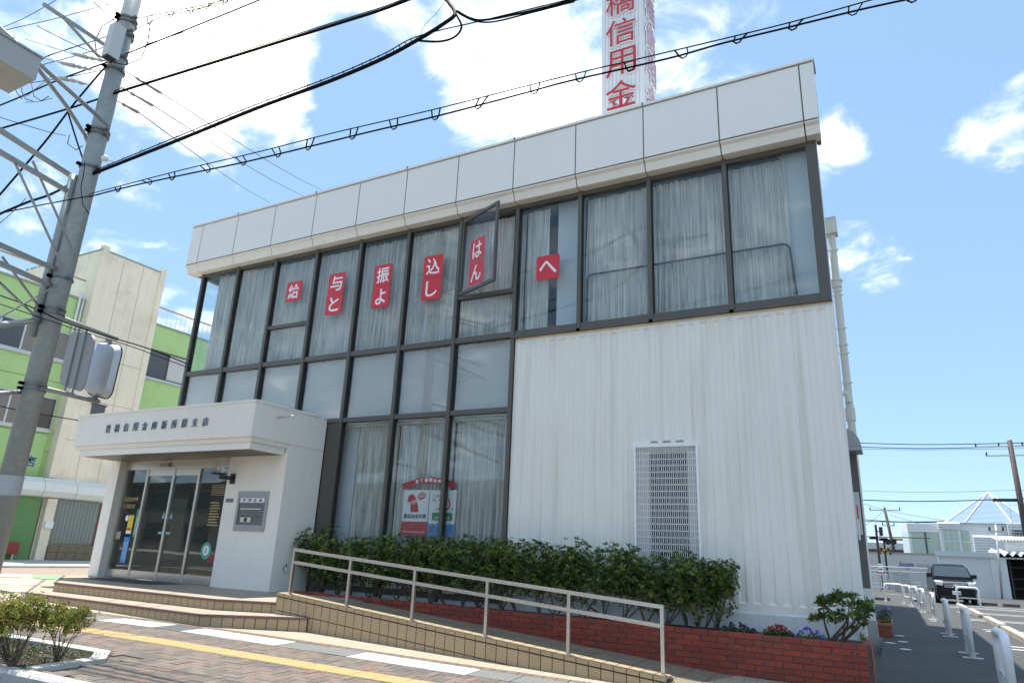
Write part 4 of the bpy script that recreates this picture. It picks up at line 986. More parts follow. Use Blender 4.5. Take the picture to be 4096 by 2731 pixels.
# ------------------------------------------------------------------ planting
def leafmat(name, col, var=.35, rough=.45, trans=.22): return mat(name, col, rough, island=var, trans=trans, spec=.4)
HEDGE = [leafmat('hedge_leaf', (.068, .112, .026)), leafmat('hedge_leaf_young', (.17, .22, .042))]
AZA = [leafmat('azalea_leaf', (.33, .33, .06), .35), leafmat('azalea_leaf_red', (.32, .17, .05), .35), leafmat('azalea_leaf_dark', (.16, .19, .045), .35)]
BARK = mat('bark', (.10, .075, .055), .9, noise=.3, nscale=20)
def whorl(b, p, d, n, L, wd, r, open_=.9):
    """n leaves spreading from a twig tip p around direction d"""
    d = d.normalized(); a = d.cross(Vector((.3, .7, .2)));
    if a.length < .1: a = d.cross(Vector((1, 0, 0)))
    a.normalize(); c = d.cross(a); ph = r.uniform(0, 6.28)
    for i in range(n):
        t = ph + 2 * math.pi * i / n + r.uniform(-.3, .3); o = open_ * r.uniform(.55, 1.15)
        ax = (d * math.cos(o) + (a * math.cos(t) + c * math.sin(t)) * math.sin(o)).normalized()
        sd = ax.cross(d); 
        if sd.length < .01: sd = a.copy()
        sd.normalize(); nr = sd.cross(ax).normalized(); l = L * r.uniform(.7, 1.15); w_ = wd * r.uniform(.8, 1.15)
        base = p + ax * .006; f = .12 * w_
        b.add([base, base + ax * l * .45 + sd * w_ * .38 + nr * f, base + ax * l * .78 + sd * w_ * .46 + nr * f - nr * l * .05, base + ax * l - nr * l * .12,
               base + ax * l * .78 - sd * w_ * .46 + nr * f - nr * l * .05, base + ax * l * .45 - sd * w_ * .38 + nr * f], [(0, 1, 2, 3), (0, 3, 4, 5)])
def stems(b, base, tips, r0, r, splits=.45):
    base = Vector(base)
    for tp in tips:
        tp = Vector(tp); mid = base.lerp(tp, splits) + Vector((r.uniform(-.04, .04), r.uniform(-.03, .03), r.uniform(0, .05)))
        b.tube([base, base.lerp(mid, .5) + Vector((r.uniform(-.02, .02), 0, 0)), mid, tp], [r0, r0 * .8, r0 * .6, r0 * .25], 5)
def hedge_mesh(seed):
    r = random.Random(seed); cr_, tr_ = B(), B(); tips = []
    zc_, hz, hx_, hy_ = .66, .42, .50, .30
    lump = [(Vector((r.uniform(-.36, .36), r.uniform(-.12, .12), .52 + r.uniform(-.14, .42))), r.uniform(.22, .32)) for _ in range(11)]
    k = 0
    while k < 820:
        c_, rad_ = lump[r.randrange(len(lump))]
        d = Vector((r.gauss(0, 1), r.gauss(0, .8), r.gauss(0, 1))).normalized(); p = c_ + d * rad_ * r.uniform(.45, 1.05)
        if abs(p.y) > .36 or p.z < .22 or p.z > 1.14: continue
        if p.z < .4 and r.random() < .6: continue
        d2 = (d + Vector((0, -.35, .7))).normalized()
        cr_.cur = 1 if (r.random() < .25 + .25 * (p.z > .85)) else 0
        lf = r.choice((.042, .052, .066)); whorl(cr_, p, d2, r.choice((4, 5, 6, 7)), lf, lf * .47, r); k += 1
        if k % 38 == 0: tips.append(p)
    for q in range(2):
        bx = Vector((-.13 + .26 * q + r.uniform(-.06, .06), r.uniform(-.08, .08), 0)); stems(tr_, bx, tips[q::5][:5], .014, r, .4)
    return cr_, tr_
protos = []
hl = 'glossy green hedge shrub in the planter, '
places = [(-9.45, 'leftmost, against the porch wall'), (-8.80, 'second from the porch wall'), (-8.12, 'third from the porch wall'), (-7.42, 'fourth from the porch wall, below the bank poster'), (-6.72, 'fifth from the porch wall'),
          (-6.05, 'sixth from the porch wall, under the glass corner'), (-5.38, 'seventh from the porch wall'), (-4.68, 'fifth from its right end'), (-4.0, 'fourth from its right end'), (-3.35, 'third from its right end'), (-2.8, 'second from its right end, under the grille'), (-2.28, 'last on the right with a loose side shoot')]
for i, (x, l_) in enumerate(places):
    sx = 1.02 + .14 * rng.random(); sz = 1.0 + rng.uniform(-.09, .08)
    if x > -2.5: sx, sz = .75, .8
    if i < 5:
        t = thing('hedge_shrub', hl + l_, 'shrub', (x, 10.10, .47), 'hedge shrubs in the brick planter')
        cr_, tr_ = hedge_mesh(40 + i); cr_.build('crown', HEDGE, t, local=True); tr_.build('stem', BARK, t, local=True); protos.append(t)
    else:
        t = copy_thing(protos[(i * 3 + 1) % 5], (x, 10.10, .47), rng.choice((0, math.pi)), hl + l_)
    t.scale = (sx, 1, sz)
def shoot(b, tr, pts, r, n, L, wd):
    tr.tube(pts, [.012 - .008 * i / len(pts) for i in range(len(pts))], 5)
    for q in range(n):
        i = r.randrange(1, len(pts)); p = Vector(pts[i - 1]).lerp(Vector(pts[i]), r.uniform(.4, 1)); b.cur = 1 if r.random() < .5 else 0
        whorl(b, p, (Vector(pts[i]) - Vector(pts[i - 1])) + Vector((0, 0, .1)), 6, L, wd, r)
r = random.Random(5)
# small corner shrub
cs = thing('corner_shrub', 'small round shrub at the right end of the brick planter', 'shrub', (-.74, 10.0, .47))
cb, tb = B(), B()
for q in range(7):
    e = Vector((-.60 + r.uniform(-.3, .28), 10.0 + r.uniform(-.12, .12), .88 + r.uniform(-.12, .12))); s0_ = Vector((-.77 + r.uniform(-.06, .1), 10.0, .47)); m1 = s0_.lerp(e, .5) + Vector((r.uniform(-.05, .05), 0, -.03))
    tb.tube([s0_, m1, e], [.016, .012, .005], 6)
for q in range(95):
    d = Vector((r.gauss(0, 1), r.gauss(0, .7), r.gauss(.25, .8))).normalized(); p = Vector((-.60, 10.0, .87)) + Vector((d.x * .30, d.y * .2, d.z * .17)) * r.uniform(.55, 1.05)
    cb.cur = 1 if r.random() < .2 else 0; whorl(cb, p, d + Vector((0, 0, .4)), 6, .085, .036, r)
for q in range(8): cb.cur = 1; whorl(cb, Vector((-.93 + r.uniform(-.05, .05), 9.95, .73 + r.uniform(-.04, .03))), Vector((-.5, -.2, .6)), 6, .075, .032, r)
for q in range(3): cb.cur = 1; whorl(cb, Vector((-.42 + r.uniform(-.04, .04), 9.92, .53)), Vector((.4, -.3, .6)), 5, .075, .032, r)
cb.build('crown', HEDGE, cs); tb.build('stem', BARK, cs)
# loose shoots of the last hedge shrub
ls = thing('hedge_side_shoot', 'leafy side shoots leaning right from the end of the hedge', 'shrub', (-2.15, 10.05, .47)); cb, tb = B(), B()
shoot(cb, tb, [(-2.35, 10.1, .9), (-2.15, 10.05, 1.05), (-2.0, 10.0, 1.2), (-1.93, 9.98, 1.32)], r, 9, .085, .036)
shoot(cb, tb, [(-2.25, 10.05, .47), (-2.1, 10.0, .7), (-2.05, 10.0, .9), (-2.0, 9.98, 1.05)], r, 9, .08, .034)
shoot(cb, tb, [(-2.45, 10.0, .47), (-2.42, 9.95, .55), (-2.38, 9.92, .62)], r, 7, .07, .03)
cb.build('crown', HEDGE, ls); tb.build('stem', BARK, ls)
# flowers
def petals(b, p, rad_, r):
    d = Vector((r.gauss(0, .5), -1, r.gauss(.5, .4))).normalized(); a = d.cross(Vector((0, 0, 1))).normalized(); c = d.cross(a); n_ = 5; o = len(b.v)
    b.v.append(tuple(p + d * .004))
    for i in range(n_ * 2):
        rr = rad_ * (1 if i % 2 == 0 else .72); t = math.pi * i / n_; b.v.append(tuple(p + a * (rr * math.cos(t)) + c * (rr * math.sin(t))))
    for i in range(n_ * 2): b.f.append((o, o + 1 + i, o + 1 + (i + 1) % (n_ * 2))); b.m.append(b.cur)
def clump(name, label, x0, x1, zc_, h, cols, n_, rad_=.022, leaf=(.05, .10, .025)):
    t = thing(name, label, 'flowers', ((x0 + x1) / 2, 9.95, .47)); f, l = B(), B()
    for q in range(n_):
        u = r.uniform(-1, 1); p = Vector(((x0 + x1) / 2 + (x1 - x0) / 2 * u, 9.95 + r.uniform(-.1, .1), zc_ + h * (1 - u * u * .8) * r.uniform(.35, 1.05)))
        f.cur = r.randrange(len(cols)); petals(f, p, rad_ * r.uniform(.7, 1.2), r)
        l.tube([Vector((p.x * .5 + (x0 + x1) / 4, 9.95, .47)), p - Vector((0, -.005, .005))], .0025, 3)
    for q in range(n_ * 2):
        u = r.uniform(-1, 1); p = Vector(((x0 + x1) / 2 + (x1 - x0) / 2 * u, 9.95 + r.uniform(-.12, .12), zc_ - .03 + h * .5 * r.random())); whorl(l, p, Vector((r.gauss(0, .4), -.3, 1)), 4, .035, .018, r)
    f.build('blossom', [mat('petal_%d' % (hash(c) % 9999), c, .6) for c in cols], t); l.build('foliage', leafmat('flower_leaf', (.07, .12, .03)), t)
clump('pansy_clump', 'clump of very dark purple pansies in the brick planter', -2.12, -1.68, .50, .10, [(.012, .006, .03), (.03, .008, .05)], 40)
clump('pansy_clump', 'clump of maroon, purple and orange pansies in the brick planter', -1.57, -1.22, .50, .12, [(.12, .01, .05), (.10, .02, .12), (.45, .10, .02), (.14, .01, .03)], 75, .02)
clump('violet_flowers', 'sparse violet-blue flowers beside the small corner shrub', -1.18, -.86, .50, .13, [(.10, .09, .5), (.14, .10, .42)], 14, .026)
# azalea bed by the road
bed = thing('planting_bed', 'kerbed planting bed with grass at the road edge', 'planting bed', (*st(-3, -1.5), .2))
def kerbrun(pts, wd=.14):
    for i in range(len(pts) - 1):
        a, c = Vector(pts[i]), Vector(pts[i + 1]); L = (c - a).length; n_ = max(1, round(L / .6)); d = (c - a).normalized(); nn_ = Vector((-d.y, d.x))
        for q in range(n_):
            s0 = a + d * (L * q / n_ + .003); s1 = a + d * (L * (q + 1) / n_ - .003)
            P = [s0, s1, s1 + nn_ * wd, s0 + nn_ * wd]; k = B()
            k.prism([st(p.x, p.y) for p in P], -.05, lambda x, y: zs(x) + .035); k.build('edging_stone', CURBM, bed)
kerbrun([(-1.08, -1.96), (-1.10, -1.25), (-1.42, -.95), (-9.0, -.95)])
so_ = B(); so_.prism([st(-9, -1.96), st(-1.2, -1.96), st(-1.2, -1.2), st(-1.5, -1.0), st(-9, -1.0)], -.05, lambda x, y: zs(x) + .01); so_.build('soil', SOIL, bed)
gr_ = B(); r2 = random.Random(9)
for q in range(2600):
    s_, t_ = r2.uniform(-4.5, -1.22), r2.uniform(-1.93, -1.1); x, y = st(s_, t_); z = zs(x) + .01; h_ = r2.uniform(.02, .07); a = r2.uniform(0, 6.28); w_ = .004
    gr_.add([(x - w_ * math.cos(a), y - w_ * math.sin(a), z), (x + w_ * math.cos(a), y + w_ * math.sin(a), z), (x + r2.gauss(0, .02), y + r2.gauss(0, .02), z + h_)], [(0, 1, 2)])
gr_.build('grass', leafmat('grass', (.11, .15, .035), .5), bed, kind='stuff')
gv = B()
for q in range(700):
    s_, t_ = r2.uniform(-4.5, -1.22), r2.uniform(-1.93, -1.1); x, y = st(s_, t_); z = zs(x) + .01; e = r2.uniform(.006, .014); gv.sphere((x, y, z), e, 5, 3)
gv.build('gravel', mat('gravel', (.26, .25, .24), .9, island=.4), bed, kind='stuff')
def azalea(name, label, base, crown, rx, rz_, n_, seed):
    r = random.Random(seed); t = thing(name, label, 'shrub', base); cb, tb = B(), B(); tips = []
    base = Vector(base); crown = Vector(crown)
    lumps = [(crown + Vector((r.uniform(-.7, .7) * rx, r.uniform(-.5, .5) * rx, r.uniform(-.6, .6) * rz_)), r.uniform(.35, .55) * rx) for _ in range(10)]
    for q in range(n_):
        c_, rd = lumps[r.randrange(10)]; d = Vector((r.gauss(0, 1), r.gauss(0, 1), r.gauss(.2, .8))).normalized(); p = c_ + d * rd * r.uniform(.5, 1.05)
        cb.cur = r.choices((0, 1, 2), (60, 9, 31))[0]; whorl(cb, p, d + Vector((0, 0, .6)), r.choice((5, 6, 7)), .034, .013, r, 1.0)
        if q % 30 == 0: tips.append(p)
    for q in range(5): stems(tb, base + Vector((r.uniform(-.03, .03), r.uniform(-.03, .03), -.02)), tips[q::5], .0045, r, .5)
    cb.build('crown', AZA, t); tb.build('stem', BARK, t)
def P3(cx, cy): return cx / 3.15071, 2200 / 1.7415 + cy / 3.15071
b0 = PZ(*P3(395, 790), .2); t0_ = PY(*P3(490, 505), b0.y)
azalea('azalea_shrub', 'small azalea with bare stems at the end of the kerbed bed', (b0.x, b0.y, .19), (t0_.x, b0.y, t0_.z), .25, .10, 420, 3)
b1 = PZ(*P3(85, 820), .2); t1_ = PY(*P3(70, 500), b1.y)
azalea('azalea_shrub', 'larger reddish-green azalea cut off by the left edge of the picture', (b1.x, b1.y, .19), (t1_.x, b1.y, t1_.z), .33, .20, 1000, 4)

# ------------------------------------------------------------------ parking lot furniture
WP = mat('white_enamel', (.80, .81, .82), .3, noise=.04, nscale=5, dark=(.5, .48, .44), dscale=6, damt=.25)
def hoop_parts(t, wd, h):
    k = B(); rr = .13; pts = [(0, -wd / 2, .0), (0, -wd / 2, h - rr)]
    for i in range(1, 6): a = math.pi / 2 * i / 6; pts.append((0, -wd / 2 + rr - rr * math.cos(a), h - rr + rr * math.sin(a)))
    pts += [(0, -wd / 2 + rr, h), (0, wd / 2 - rr, h)]
    for i in range(1, 6): a = math.pi / 2 * i / 6; pts.append((0, wd / 2 - rr + rr * math.sin(a), h - rr + rr * math.cos(a)))
    pts += [(0, wd / 2, h - rr), (0, wd / 2, 0)]
    k.tube(pts, .045, 12); k.build('hoop', WP, t, smooth=True, local=True)
    k = B(); k.cyl((0, -wd / 2, h * .42), (0, wd / 2, h * .42), .02, n=8); k.build('cross_bar', WP, t, smooth=True, local=True)
    pl_ = mat('base_plate', (.45, .45, .44), .6)
    for s_ in (-1, 1): B().box(-.15, .15, s_ * wd / 2 - .10, s_ * wd / 2 + .10, .004, .016).build('base_plate', pl_, t, local=True)
hp = thing('hoop_bollard', 'white steel hoop bollard nearest the camera, cut by the bottom right corner', 'bollard', (.95, 9.75, 0), 'white hoop bollards along the parking lot')
hoop_parts(hp, .80, .74)
hl_ = ['second white hoop bollard, in the building shadow', 'third white hoop bollard from the camera', 'fourth white hoop bollard from the camera', 'fifth white hoop bollard from the camera', 'sixth white hoop bollard from the camera', 'seventh white hoop bollard, last of the receding row']
for (x, y), l_, rz in zip(((1.0, 15.0), (.93, 19.25), (.88, 24.4), (.74, 28.8), (.58, 31.8), (.36, 33.9)), hl_, (0, 0, 2, 6, 12, 16)): copy_thing(hp, (x, y, 0), math.radians(rz), l_)
copy_thing(hp, (-.12, 36.0, 0), math.radians(62), 'white hoop bollard standing crosswise at the end of the row')
copy_thing(hp, (2.70, 37.2, 0), math.radians(82), 'white hoop bollard crosswise in front of the black van')
STOP = mat('stop_concrete', (.44, .40, .34), .85, noise=.15, nscale=5, bump=.4, bscale=100, dark=(.2, .17, .13), dscale=4, damt=.6)
sp = thing('wheel_stop', 'pale concrete wheel stop nearest the camera in the row', 'wheel stop', (2.30, 18.6, 0), 'row of pale wheel stops')
k = B(); k.extr([(-.0, .0), (-.0, .08), (.02, .12), (.9, .12), (.905, .0)], -.09, .09); k.build('block', STOP, sp, local=True)
for q in range(1, 4): k = B(); k.extr([(q * .92, .0), (q * .92, .12), (q * .92 + .9, .12), (q * .92 + .905, .0)], -.09, .09); k.build('block', STOP, sp, local=True)
for (x, y), l_ in zip(((2.33, 23.0), (2.30, 27.8), (2.22, 32.2)), ('second pale concrete wheel stop in the row', 'third pale concrete wheel stop in the row', 'farthest pale concrete wheel stop, by the van')): copy_thing(sp, (x, y, 0), 0, l_)
DST = mat('dark_stop', (.10, .085, .075), .8, noise=.2, nscale=6)
for x, y, wd, l_ in ((-.62, 37.0, .62, 'dark brown wheel stop left of the crosswise hoop bollard'), (.72, 37.9, .5, 'dark brown wheel stop left of the black van'), (3.55, 38.7, .62, 'dark brown wheel stop right of the black van'), (4.36, 38.6, .62, 'dark brown wheel stop at the right edge of the picture')):
    k = B(); k.extr([(-.08, 0), (-.06, .12), (.06, .12), (.08, 0)], x - wd / 2, x + wd / 2)
    for i, v_ in enumerate(k.v): k.v[i] = (v_[0], v_[1] + y, v_[2] + .004)
    tag(k.build('wheel_stop', DST), l_, 'wheel stop', 'dark wheel stops')
TERR = mat('terracotta', (.34, .095, .05), .6, noise=.1, nscale=9)
for y, l_ in ((17.25, 'terracotta planter box nearer the camera beside the bank wall'), (18.15, 'terracotta planter box behind another one beside the bank wall')):
    t = thing('terracotta_planter', l_, 'planter', (-.31, y + .3, 0)); k = B()
    k.add([(-.42, y + .03, .004), (-.20, y + .03, .004), (-.20, y + .57, .004), (-.42, y + .57, .004), (-.45, y, .25), (-.17, y, .25), (-.17, y + .6, .25), (-.45, y + .6, .25)], [(0, 3, 2, 1), (0, 1, 5, 4), (1, 2, 6, 5), (2, 3, 7, 6), (3, 0, 4, 7)]); k.build('pot', TERR, t)
    k = B(); 
    for a in ((-.465, -.155, y - .015, y + .01), (-.465, -.155, y + .59, y + .615), (-.465, -.44, y + .01, y + .59), (-.18, -.155, y + .01, y + .59)): k.box(a[0], a[1], a[2], a[3], .24, .285)
    k.build('rim', mat('rim_terracotta', (.48, .16, .09), .55), t); B().box(-.44, -.18, y + .01, y + .59, .2, .245).build('soil', SOIL, t)
    f, l2 = B(), B()
    for q in range(26):
        p = Vector((-.31 + r.uniform(-.12, .14), y + r.uniform(.05, .55), .32 + r.random() * .25)); l2.tube([(p.x, p.y, .24), p], .004, 3); whorl(l2, p - Vector((0, 0, .08)), Vector((0, 0, 1)), 4, .06, .025, r)
        if (y > 18 and q % 2) or q == 0: petals(f, p, .03, r)
    f.build('blossom', mat('petal_blue', (.22, .22, .55), .6), t); l2.build('foliage', leafmat('flower_leaf', (.07, .12, .03)), t)

# ------------------------------------------------------------------ van
van = thing('black_van', 'small tall black van with chrome grille parked facing the camera', 'van', (2.33, 37.95, 0), rotz=math.radians(3.2))
VB = mat('van_black', (.008, .009, .013), .22, spec=.25)
VG = mat('van_glass', (.05, .07, .085), .08, spec=.6); VC = mat('chrome', (.55, .57, .62), .08, metal=1.); VT = mat('tyre', (.02, .02, .02), .8); VP = mat('van_plastic', (.02, .02, .022), .55)
vb = B(); stn = [(-.02, .30, .80, .62), (.0, .22, .93, .72), (.08, .2, 1.0, .765), (.45, .2, 1.04, .80), (.80, .2, 1.09, .81), (1.4, .2, 1.10, .812), (3.3, .2, 1.10, .81), (3.6, .22, 1.08, .79), (3.68, .3, 1.0, .74)]
for y, zb, zt, hw in stn: vb.v += [(-hw * .93, y, zb), (-hw, y, zb + .16), (-hw, y, zb + .5), (-hw * .985, y, zt - .06), (-hw * .92, y, zt), (hw * .92, y, zt), (hw * .985, y, zt - .06), (hw, y, zb + .5), (hw, y, zb + .16), (hw * .93, y, zb)]
for i in range(len(stn) - 1):
    for j in range(10): vb.f.append((i * 10 + j, (i + 1) * 10 + j, (i + 1) * 10 + (j + 1) % 10, i * 10 + (j + 1) % 10)); vb.m.append(0)
n = (len(stn) - 1) * 10; vb.f += [tuple(range(10)), tuple(n + j for j in range(9, -1, -1))]; vb.m += [0, 0]
# cabin
cst = [(.72, 1.07, 1.10, .80, .795), (1.28, 1.07, 1.63, .80, .69), (1.5, 1.07, 1.70, .80, .67), (2.2, 1.07, 1.745, .80, .68), (3.2, 1.07, 1.72, .80, .68), (3.62, 1.07, 1.60, .79, .66)]
o = len(vb.v)
for y, zb, zt, h0, h1 in cst: vb.v += [(-h0, y, zb), (-h1, y, zt - .07), (-h1 + .07, y, zt), (0, y, zt + .012), (h1 - .07, y, zt), (h1, y, zt - .07), (h0, y, zb)]
for i in range(len(cst) - 1):
    for j in range(6): vb.f.append((o + i * 7 + j, o + (i + 1) * 7 + j, o + (i + 1) * 7 + j + 1, o + i * 7 + j + 1)); vb.m.append(0)
vb.f += [tuple(o + j for j in range(7)), tuple(o + (len(cst) - 1) * 7 + j for j in range(6, -1, -1))]; vb.m += [0, 0]
smooth_edges(vb.build('body', VB, van, local=True), 32)
ws = B(); ws.add([(-.72, .785, 1.13), (.72, .785, 1.13), (.60, 1.255, 1.585), (-.60, 1.255, 1.585)], [(0, 1, 2, 3)]); ws.v = [(x, y - .035, z + .03) for x, y, z in ws.v]; ws.build('windshield', VG, van, local=True)
for s_ in (-1, 1):
    k = B(); q = [(.95, 1.12, .80), (1.35, 1.56, .712), (2.05, 1.60, .712), (2.05, 1.12, .80)]; k.add([(s_ * (h + .006), y, z) for y, z, h in q], [(0, 1, 2, 3) if s_ > 0 else (3, 2, 1, 0)]); k.build('side_window', VG, van, local=True)
    k = B(); q = [(2.15, 1.12, .80), (2.15, 1.60, .712), (2.95, 1.59, .712), (2.95, 1.12, .80)]; k.add([(s_ * (h + .006), y, z) for y, z, h in q], [(0, 1, 2, 3) if s_ > 0 else (3, 2, 1, 0)]); k.build('side_window', VG, van, local=True)
    k = B(); k.add([(s_ * .46, -.062, .88), (s_ * .76, -.02, .91), (s_ * .80, .10, .99), (s_ * .46, -.03, .97), (s_ * .50, -.062, .76), (s_ * .755, -.02, .80)], [(0, 1, 2, 3), (4, 5, 1, 0)] if s_ > 0 else [(3, 2, 1, 0), (0, 1, 5, 4)]); k.build('headlight', mat('headlight', (.70, .73, .76), .08, spec=.9, coat=1.), van, local=True)
    k = B(); k.box(s_ * .78, s_ * .99, .93, 1.03, 1.10, 1.27); m_o = k.build('door_mirror', VB, van, local=True)
    for y in (.62, 3.05):
        k = B(); k.cyl((s_ * .62, y, .29), (s_ * .80, y, .29), .29, n=24); wl = k.build('wheel', VT, van, local=True); k = B(); k.cyl((s_ * .79, y, .29), (s_ * .812, y, .29), .19, n=16); k.build('rim', mat('alloy', (.45, .46, .47), .3, metal=.9), wl, local=True)
    k = B(); k.tube([(s_ * .795, .25, .50), (s_ * .815, .33, .62), (s_ * .82, .62, .69), (s_ * .815, .92, .60), (s_ * .81, .97, .45)], .03, 6); k.build('wheel_arch', VP, van, local=True)
    k = B(); k.beam((s_ * .6 - .3, .775, 1.145), (s_ * .6 + .05, .76, 1.16), .02, .02); k.build('wiper', VP, van, local=True)
    k = B(); k.box(s_ * .815, s_ * .83, 1.75, 1.95, .86, .89); k.build('door_handle', VB, van, local=True)
for z in (.72, .79, .86): B().box(-.44, .44, -.06, -.02, z - .014, z + .014).build('grille_bar', VC, van, local=True)
B().box(-.47, .47, -.06, .0, .90, .955).build('grille_trim', VC, van, local=True)
B().box(-.46, .46, -.035, .02, .68, .90).build('grille', VP, van, local=True)
em = B(); em.cyl((0, -.075, .80), (0, -.06, .80), .055, n=12); em.build('emblem', VC, van, local=True)
B().box(-.62, .62, -.045, .05, .24, .36).build('bumper_intake', VP, van, local=True)
pt = B(); pt.box(-.165, .165, -.075, -.06, .40, .565); pto = pt.build('number_plate', WHITE, van, local=True)
l = B(); lettering(l, '-40', .1, (.075, -.077, .465), (1, 0, 0), (0, 0, 1), bold=.003, fit=(.15, .08)); lettering(l, 'ゆ', .05, (-.12, -.077, .455), (1, 0, 0), (0, 0, 1)); l.build('plate_lettering', mat('plate_green', (.02, .09, .05), .5), pto, local=True)
st_ = B(); st_.box(-.42, -.12, 1.35, 1.45, 1.2, 1.5); st_.box(.12, .42, 1.35, 1.45, 1.2, 1.5); st_.build('seat', VP, van, local=True)
# ------------------------------------------------------------------ beyond the parking lot
def Q6(x, y): return (3400 + x / 3.1365) / 1.7415, (2000 + y / 3.1365) / 1.7415      # reading positions from an enlarged crop
def R6(x, y): return (3072 + x / 2.2965) / 1.7415, (1366 + y / 2.2965) / 1.7415
LP = mat('pale_siding', (.74, .75, .75), .55, noise=.04, nscale=1); LG = mat('grey_block_wall', (.64, .63, .61), .8, noise=.07, nscale=1.5, streak=.1)
GG = mat('green_glass_wall', (.42, .53, .44), .25, spec=.6)
Yw = 60.
# long boundary wall with painted name
wl = thing('boundary_wall', 'long grey wall with blue script lettering behind the wire fence', 'wall', (0, Yw, 0))
a, c = PY(*Q6(200, 650), Yw), PY(*Q6(1300, 705), Yw)
B().box(a.x - 12, c.x + 3, Yw, Yw + .25, 0, (a.z + c.z) / 2).build('wall_face', LG, wl)
for q in range(14): B().box(a.x - 12 + q * 1.5, a.x - 10.51 + q * 1.5, Yw - .03, Yw + .28, (a.z + c.z) / 2 + .002, (a.z + c.z) / 2 + .10).build('wall_coping', CONC, wl)
a, c = PY(*Q6(610, 812), Yw), PY(*Q6(800, 820), Yw)
l = B(); lettering(l, 'Amagata', .5, ((a.x + c.x) / 2, Yw - .01, a.z), (1, 0, 0), (0, 0, 1), bold=.006, shear=.35, fit=(c.x - a.x, .6)); l.build('wall_lettering', mat('sign_blue', (.05, .09, .35), .5), wl)
l = B(); a, c = PY(*Q6(825, 822), Yw), PY(*Q6(1000, 832), Yw); lettering(l, '天竹株式会社', .3, ((a.x + c.x) / 2, Yw - .01, a.z), (1, 0, 0), (0, 0, 1), fit=(c.x - a.x, .26)); l.build('wall_lettering', mat('sign_grey', (.33, .34, .36), .6), wl)
# fence
fn = thing('wire_fence', 'galvanised wire mesh fence with posts at the far side of the parking lot', 'fence', (0, 52, 0)); Yf = 52.
GV = mat('galvanised_pale', (.52, .54, .55), .45, metal=.4)
ft = PY(*Q6(600, 835), Yf).z
for q in range(6):
    x = -3.2 + q * 1.15; k = B(); k.cyl((x, Yf, 0), (x, Yf, ft), .035, n=8); k.build('post', GV, fn)
for z in (ft - .02, ft - .28, .45): k = B(); k.cyl((-3.2, Yf, z), (2.55, Yf, z), .025, n=6); k.build('rail', GV, fn)
k = B()
for q in range(50):
    x = -3.2 + q * .115
    for s_ in (1, -1): k.tube([(x, Yf - .01, .1), (x + s_ * (ft - .4), Yf - .01, ft - .28)], .005, 3, cap=False)
k.build('wire_mesh', GV, fn, kind='stuff')
rs = PY(*Q6(340, 880), Yf - .1); re_ = PY(*Q6(440, 918), Yf - .1)
sg = tag(B().box(rs.x, re_.x, Yf - .12, Yf - .10, re_.z, rs.z).build('warning_sign', mat('sign_red2', (.5, .06, .06), .5)), 'small red sign with white lines on the wire fence', 'sign')
for q in range(3): B().box(rs.x + .06, re_.x - .06, Yf - .128, Yf - .121, re_.z + .08 + q * .2, re_.z + .2 + q * .2).build('sign_line', WHITE, sg)
gt = thing('white_gate', 'white barred gate at the left end of the wire fence', 'gate', (-.6, Yf - .3, 0)); g0, g1 = PY(*Q6(262, 920), Yf - .3), PY(*Q6(470, 925), Yf - .3)
for z in (g0.z, .25): B().box(g0.x - 1.2, g1.x, Yf - .33, Yf - .28, z - .04, z + .04).build('gate_rail', WP, gt)
for q in range(17): x = g0.x - 1.2 + q * (g1.x - g0.x + 1.2) / 16; B().box(x - .02, x + .02, Yf - .32, Yf - .29, .25, g0.z).build('gate_bar', WP, gt)
# clutter behind the fence
for q, (x, z, w_, h_, c_, l_) in enumerate(((.35, 0, .9, 1.1, (.45, .46, .47), 'grey metal cabinet behind the wire fence'), (1.1, 0, .8, .55, (.62, .63, .65), 'pale low crate behind the wire fence'), (2.4, 0, 1.1, 1.0, (.20, .20, .20), 'dark machine behind the wire fence next to the van'))):
    t = thing('stored_box', l_, 'box', (x, 53.4, 0)); B().box(x - w_ / 2, x + w_ / 2, 53, 53.8, .02, h_).build('case', mat('store_%d' % q, c_, .5), t); B().box(x - w_ / 2 - .03, x + w_ / 2 + .03, 52.97, 53.83, h_ + .002, h_ + .06).build('lid', mat('store_lid_%d' % q, tuple(v_ * .8 for v_ in c_), .5), t)
# white glass pavilion, hall with pyramid roof
def siding(b, x0, x1, y, z0, z1, n_, proud=.08):
    h_ = (z1 - z0) / n_
    for i in range(n_): b.extr([(y, z0 + i * h_), (y - proud, z0 + i * h_ + .02), (y - .005, z0 + (i + 1) * h_), (y + .3, z0 + (i + 1) * h_), (y + .3, z0 + i * h_)], x0, x1)
Yp = 66.
pv_ = thing('glass_pavilion', 'white showroom pavilion with pale green glazing and a banded parapet', 'building', (3, Yp, 0))
A = lambda x, y, Y=Yp: PY(*Q6(x, y), Y)
tl, tr_, gb = A(715, 295), A(1110, 285), A(770, 668); bb_ = A(730, 395).z
B().box(tl.x, tr_.x + .4, Yp, Yp + 6, gb.z - .02, tl.z).build('wall', LP, pv_)
k = B(); siding(k, tl.x - .02, tr_.x + .1, Yp - .05, bb_, tl.z + .05, 3, .03); k.build('parapet', LP, pv_)
gx0, gx1 = tl.x + .15, tr_.x
for i in range(2): B().box(gx0 + i * (gx1 - gx0) / 2 + .05, gx0 + (i + 1) * (gx1 - gx0) / 2 - .05, Yp - .02, Yp - .005, gb.z, bb_ - .02).build('glazing', GG, pv_)
B().box((gx0 + gx1) / 2 - .06, (gx0 + gx1) / 2 + .06, Yp - .06, Yp - .021, gb.z, bb_).build('mullion', FRAME, pv_)
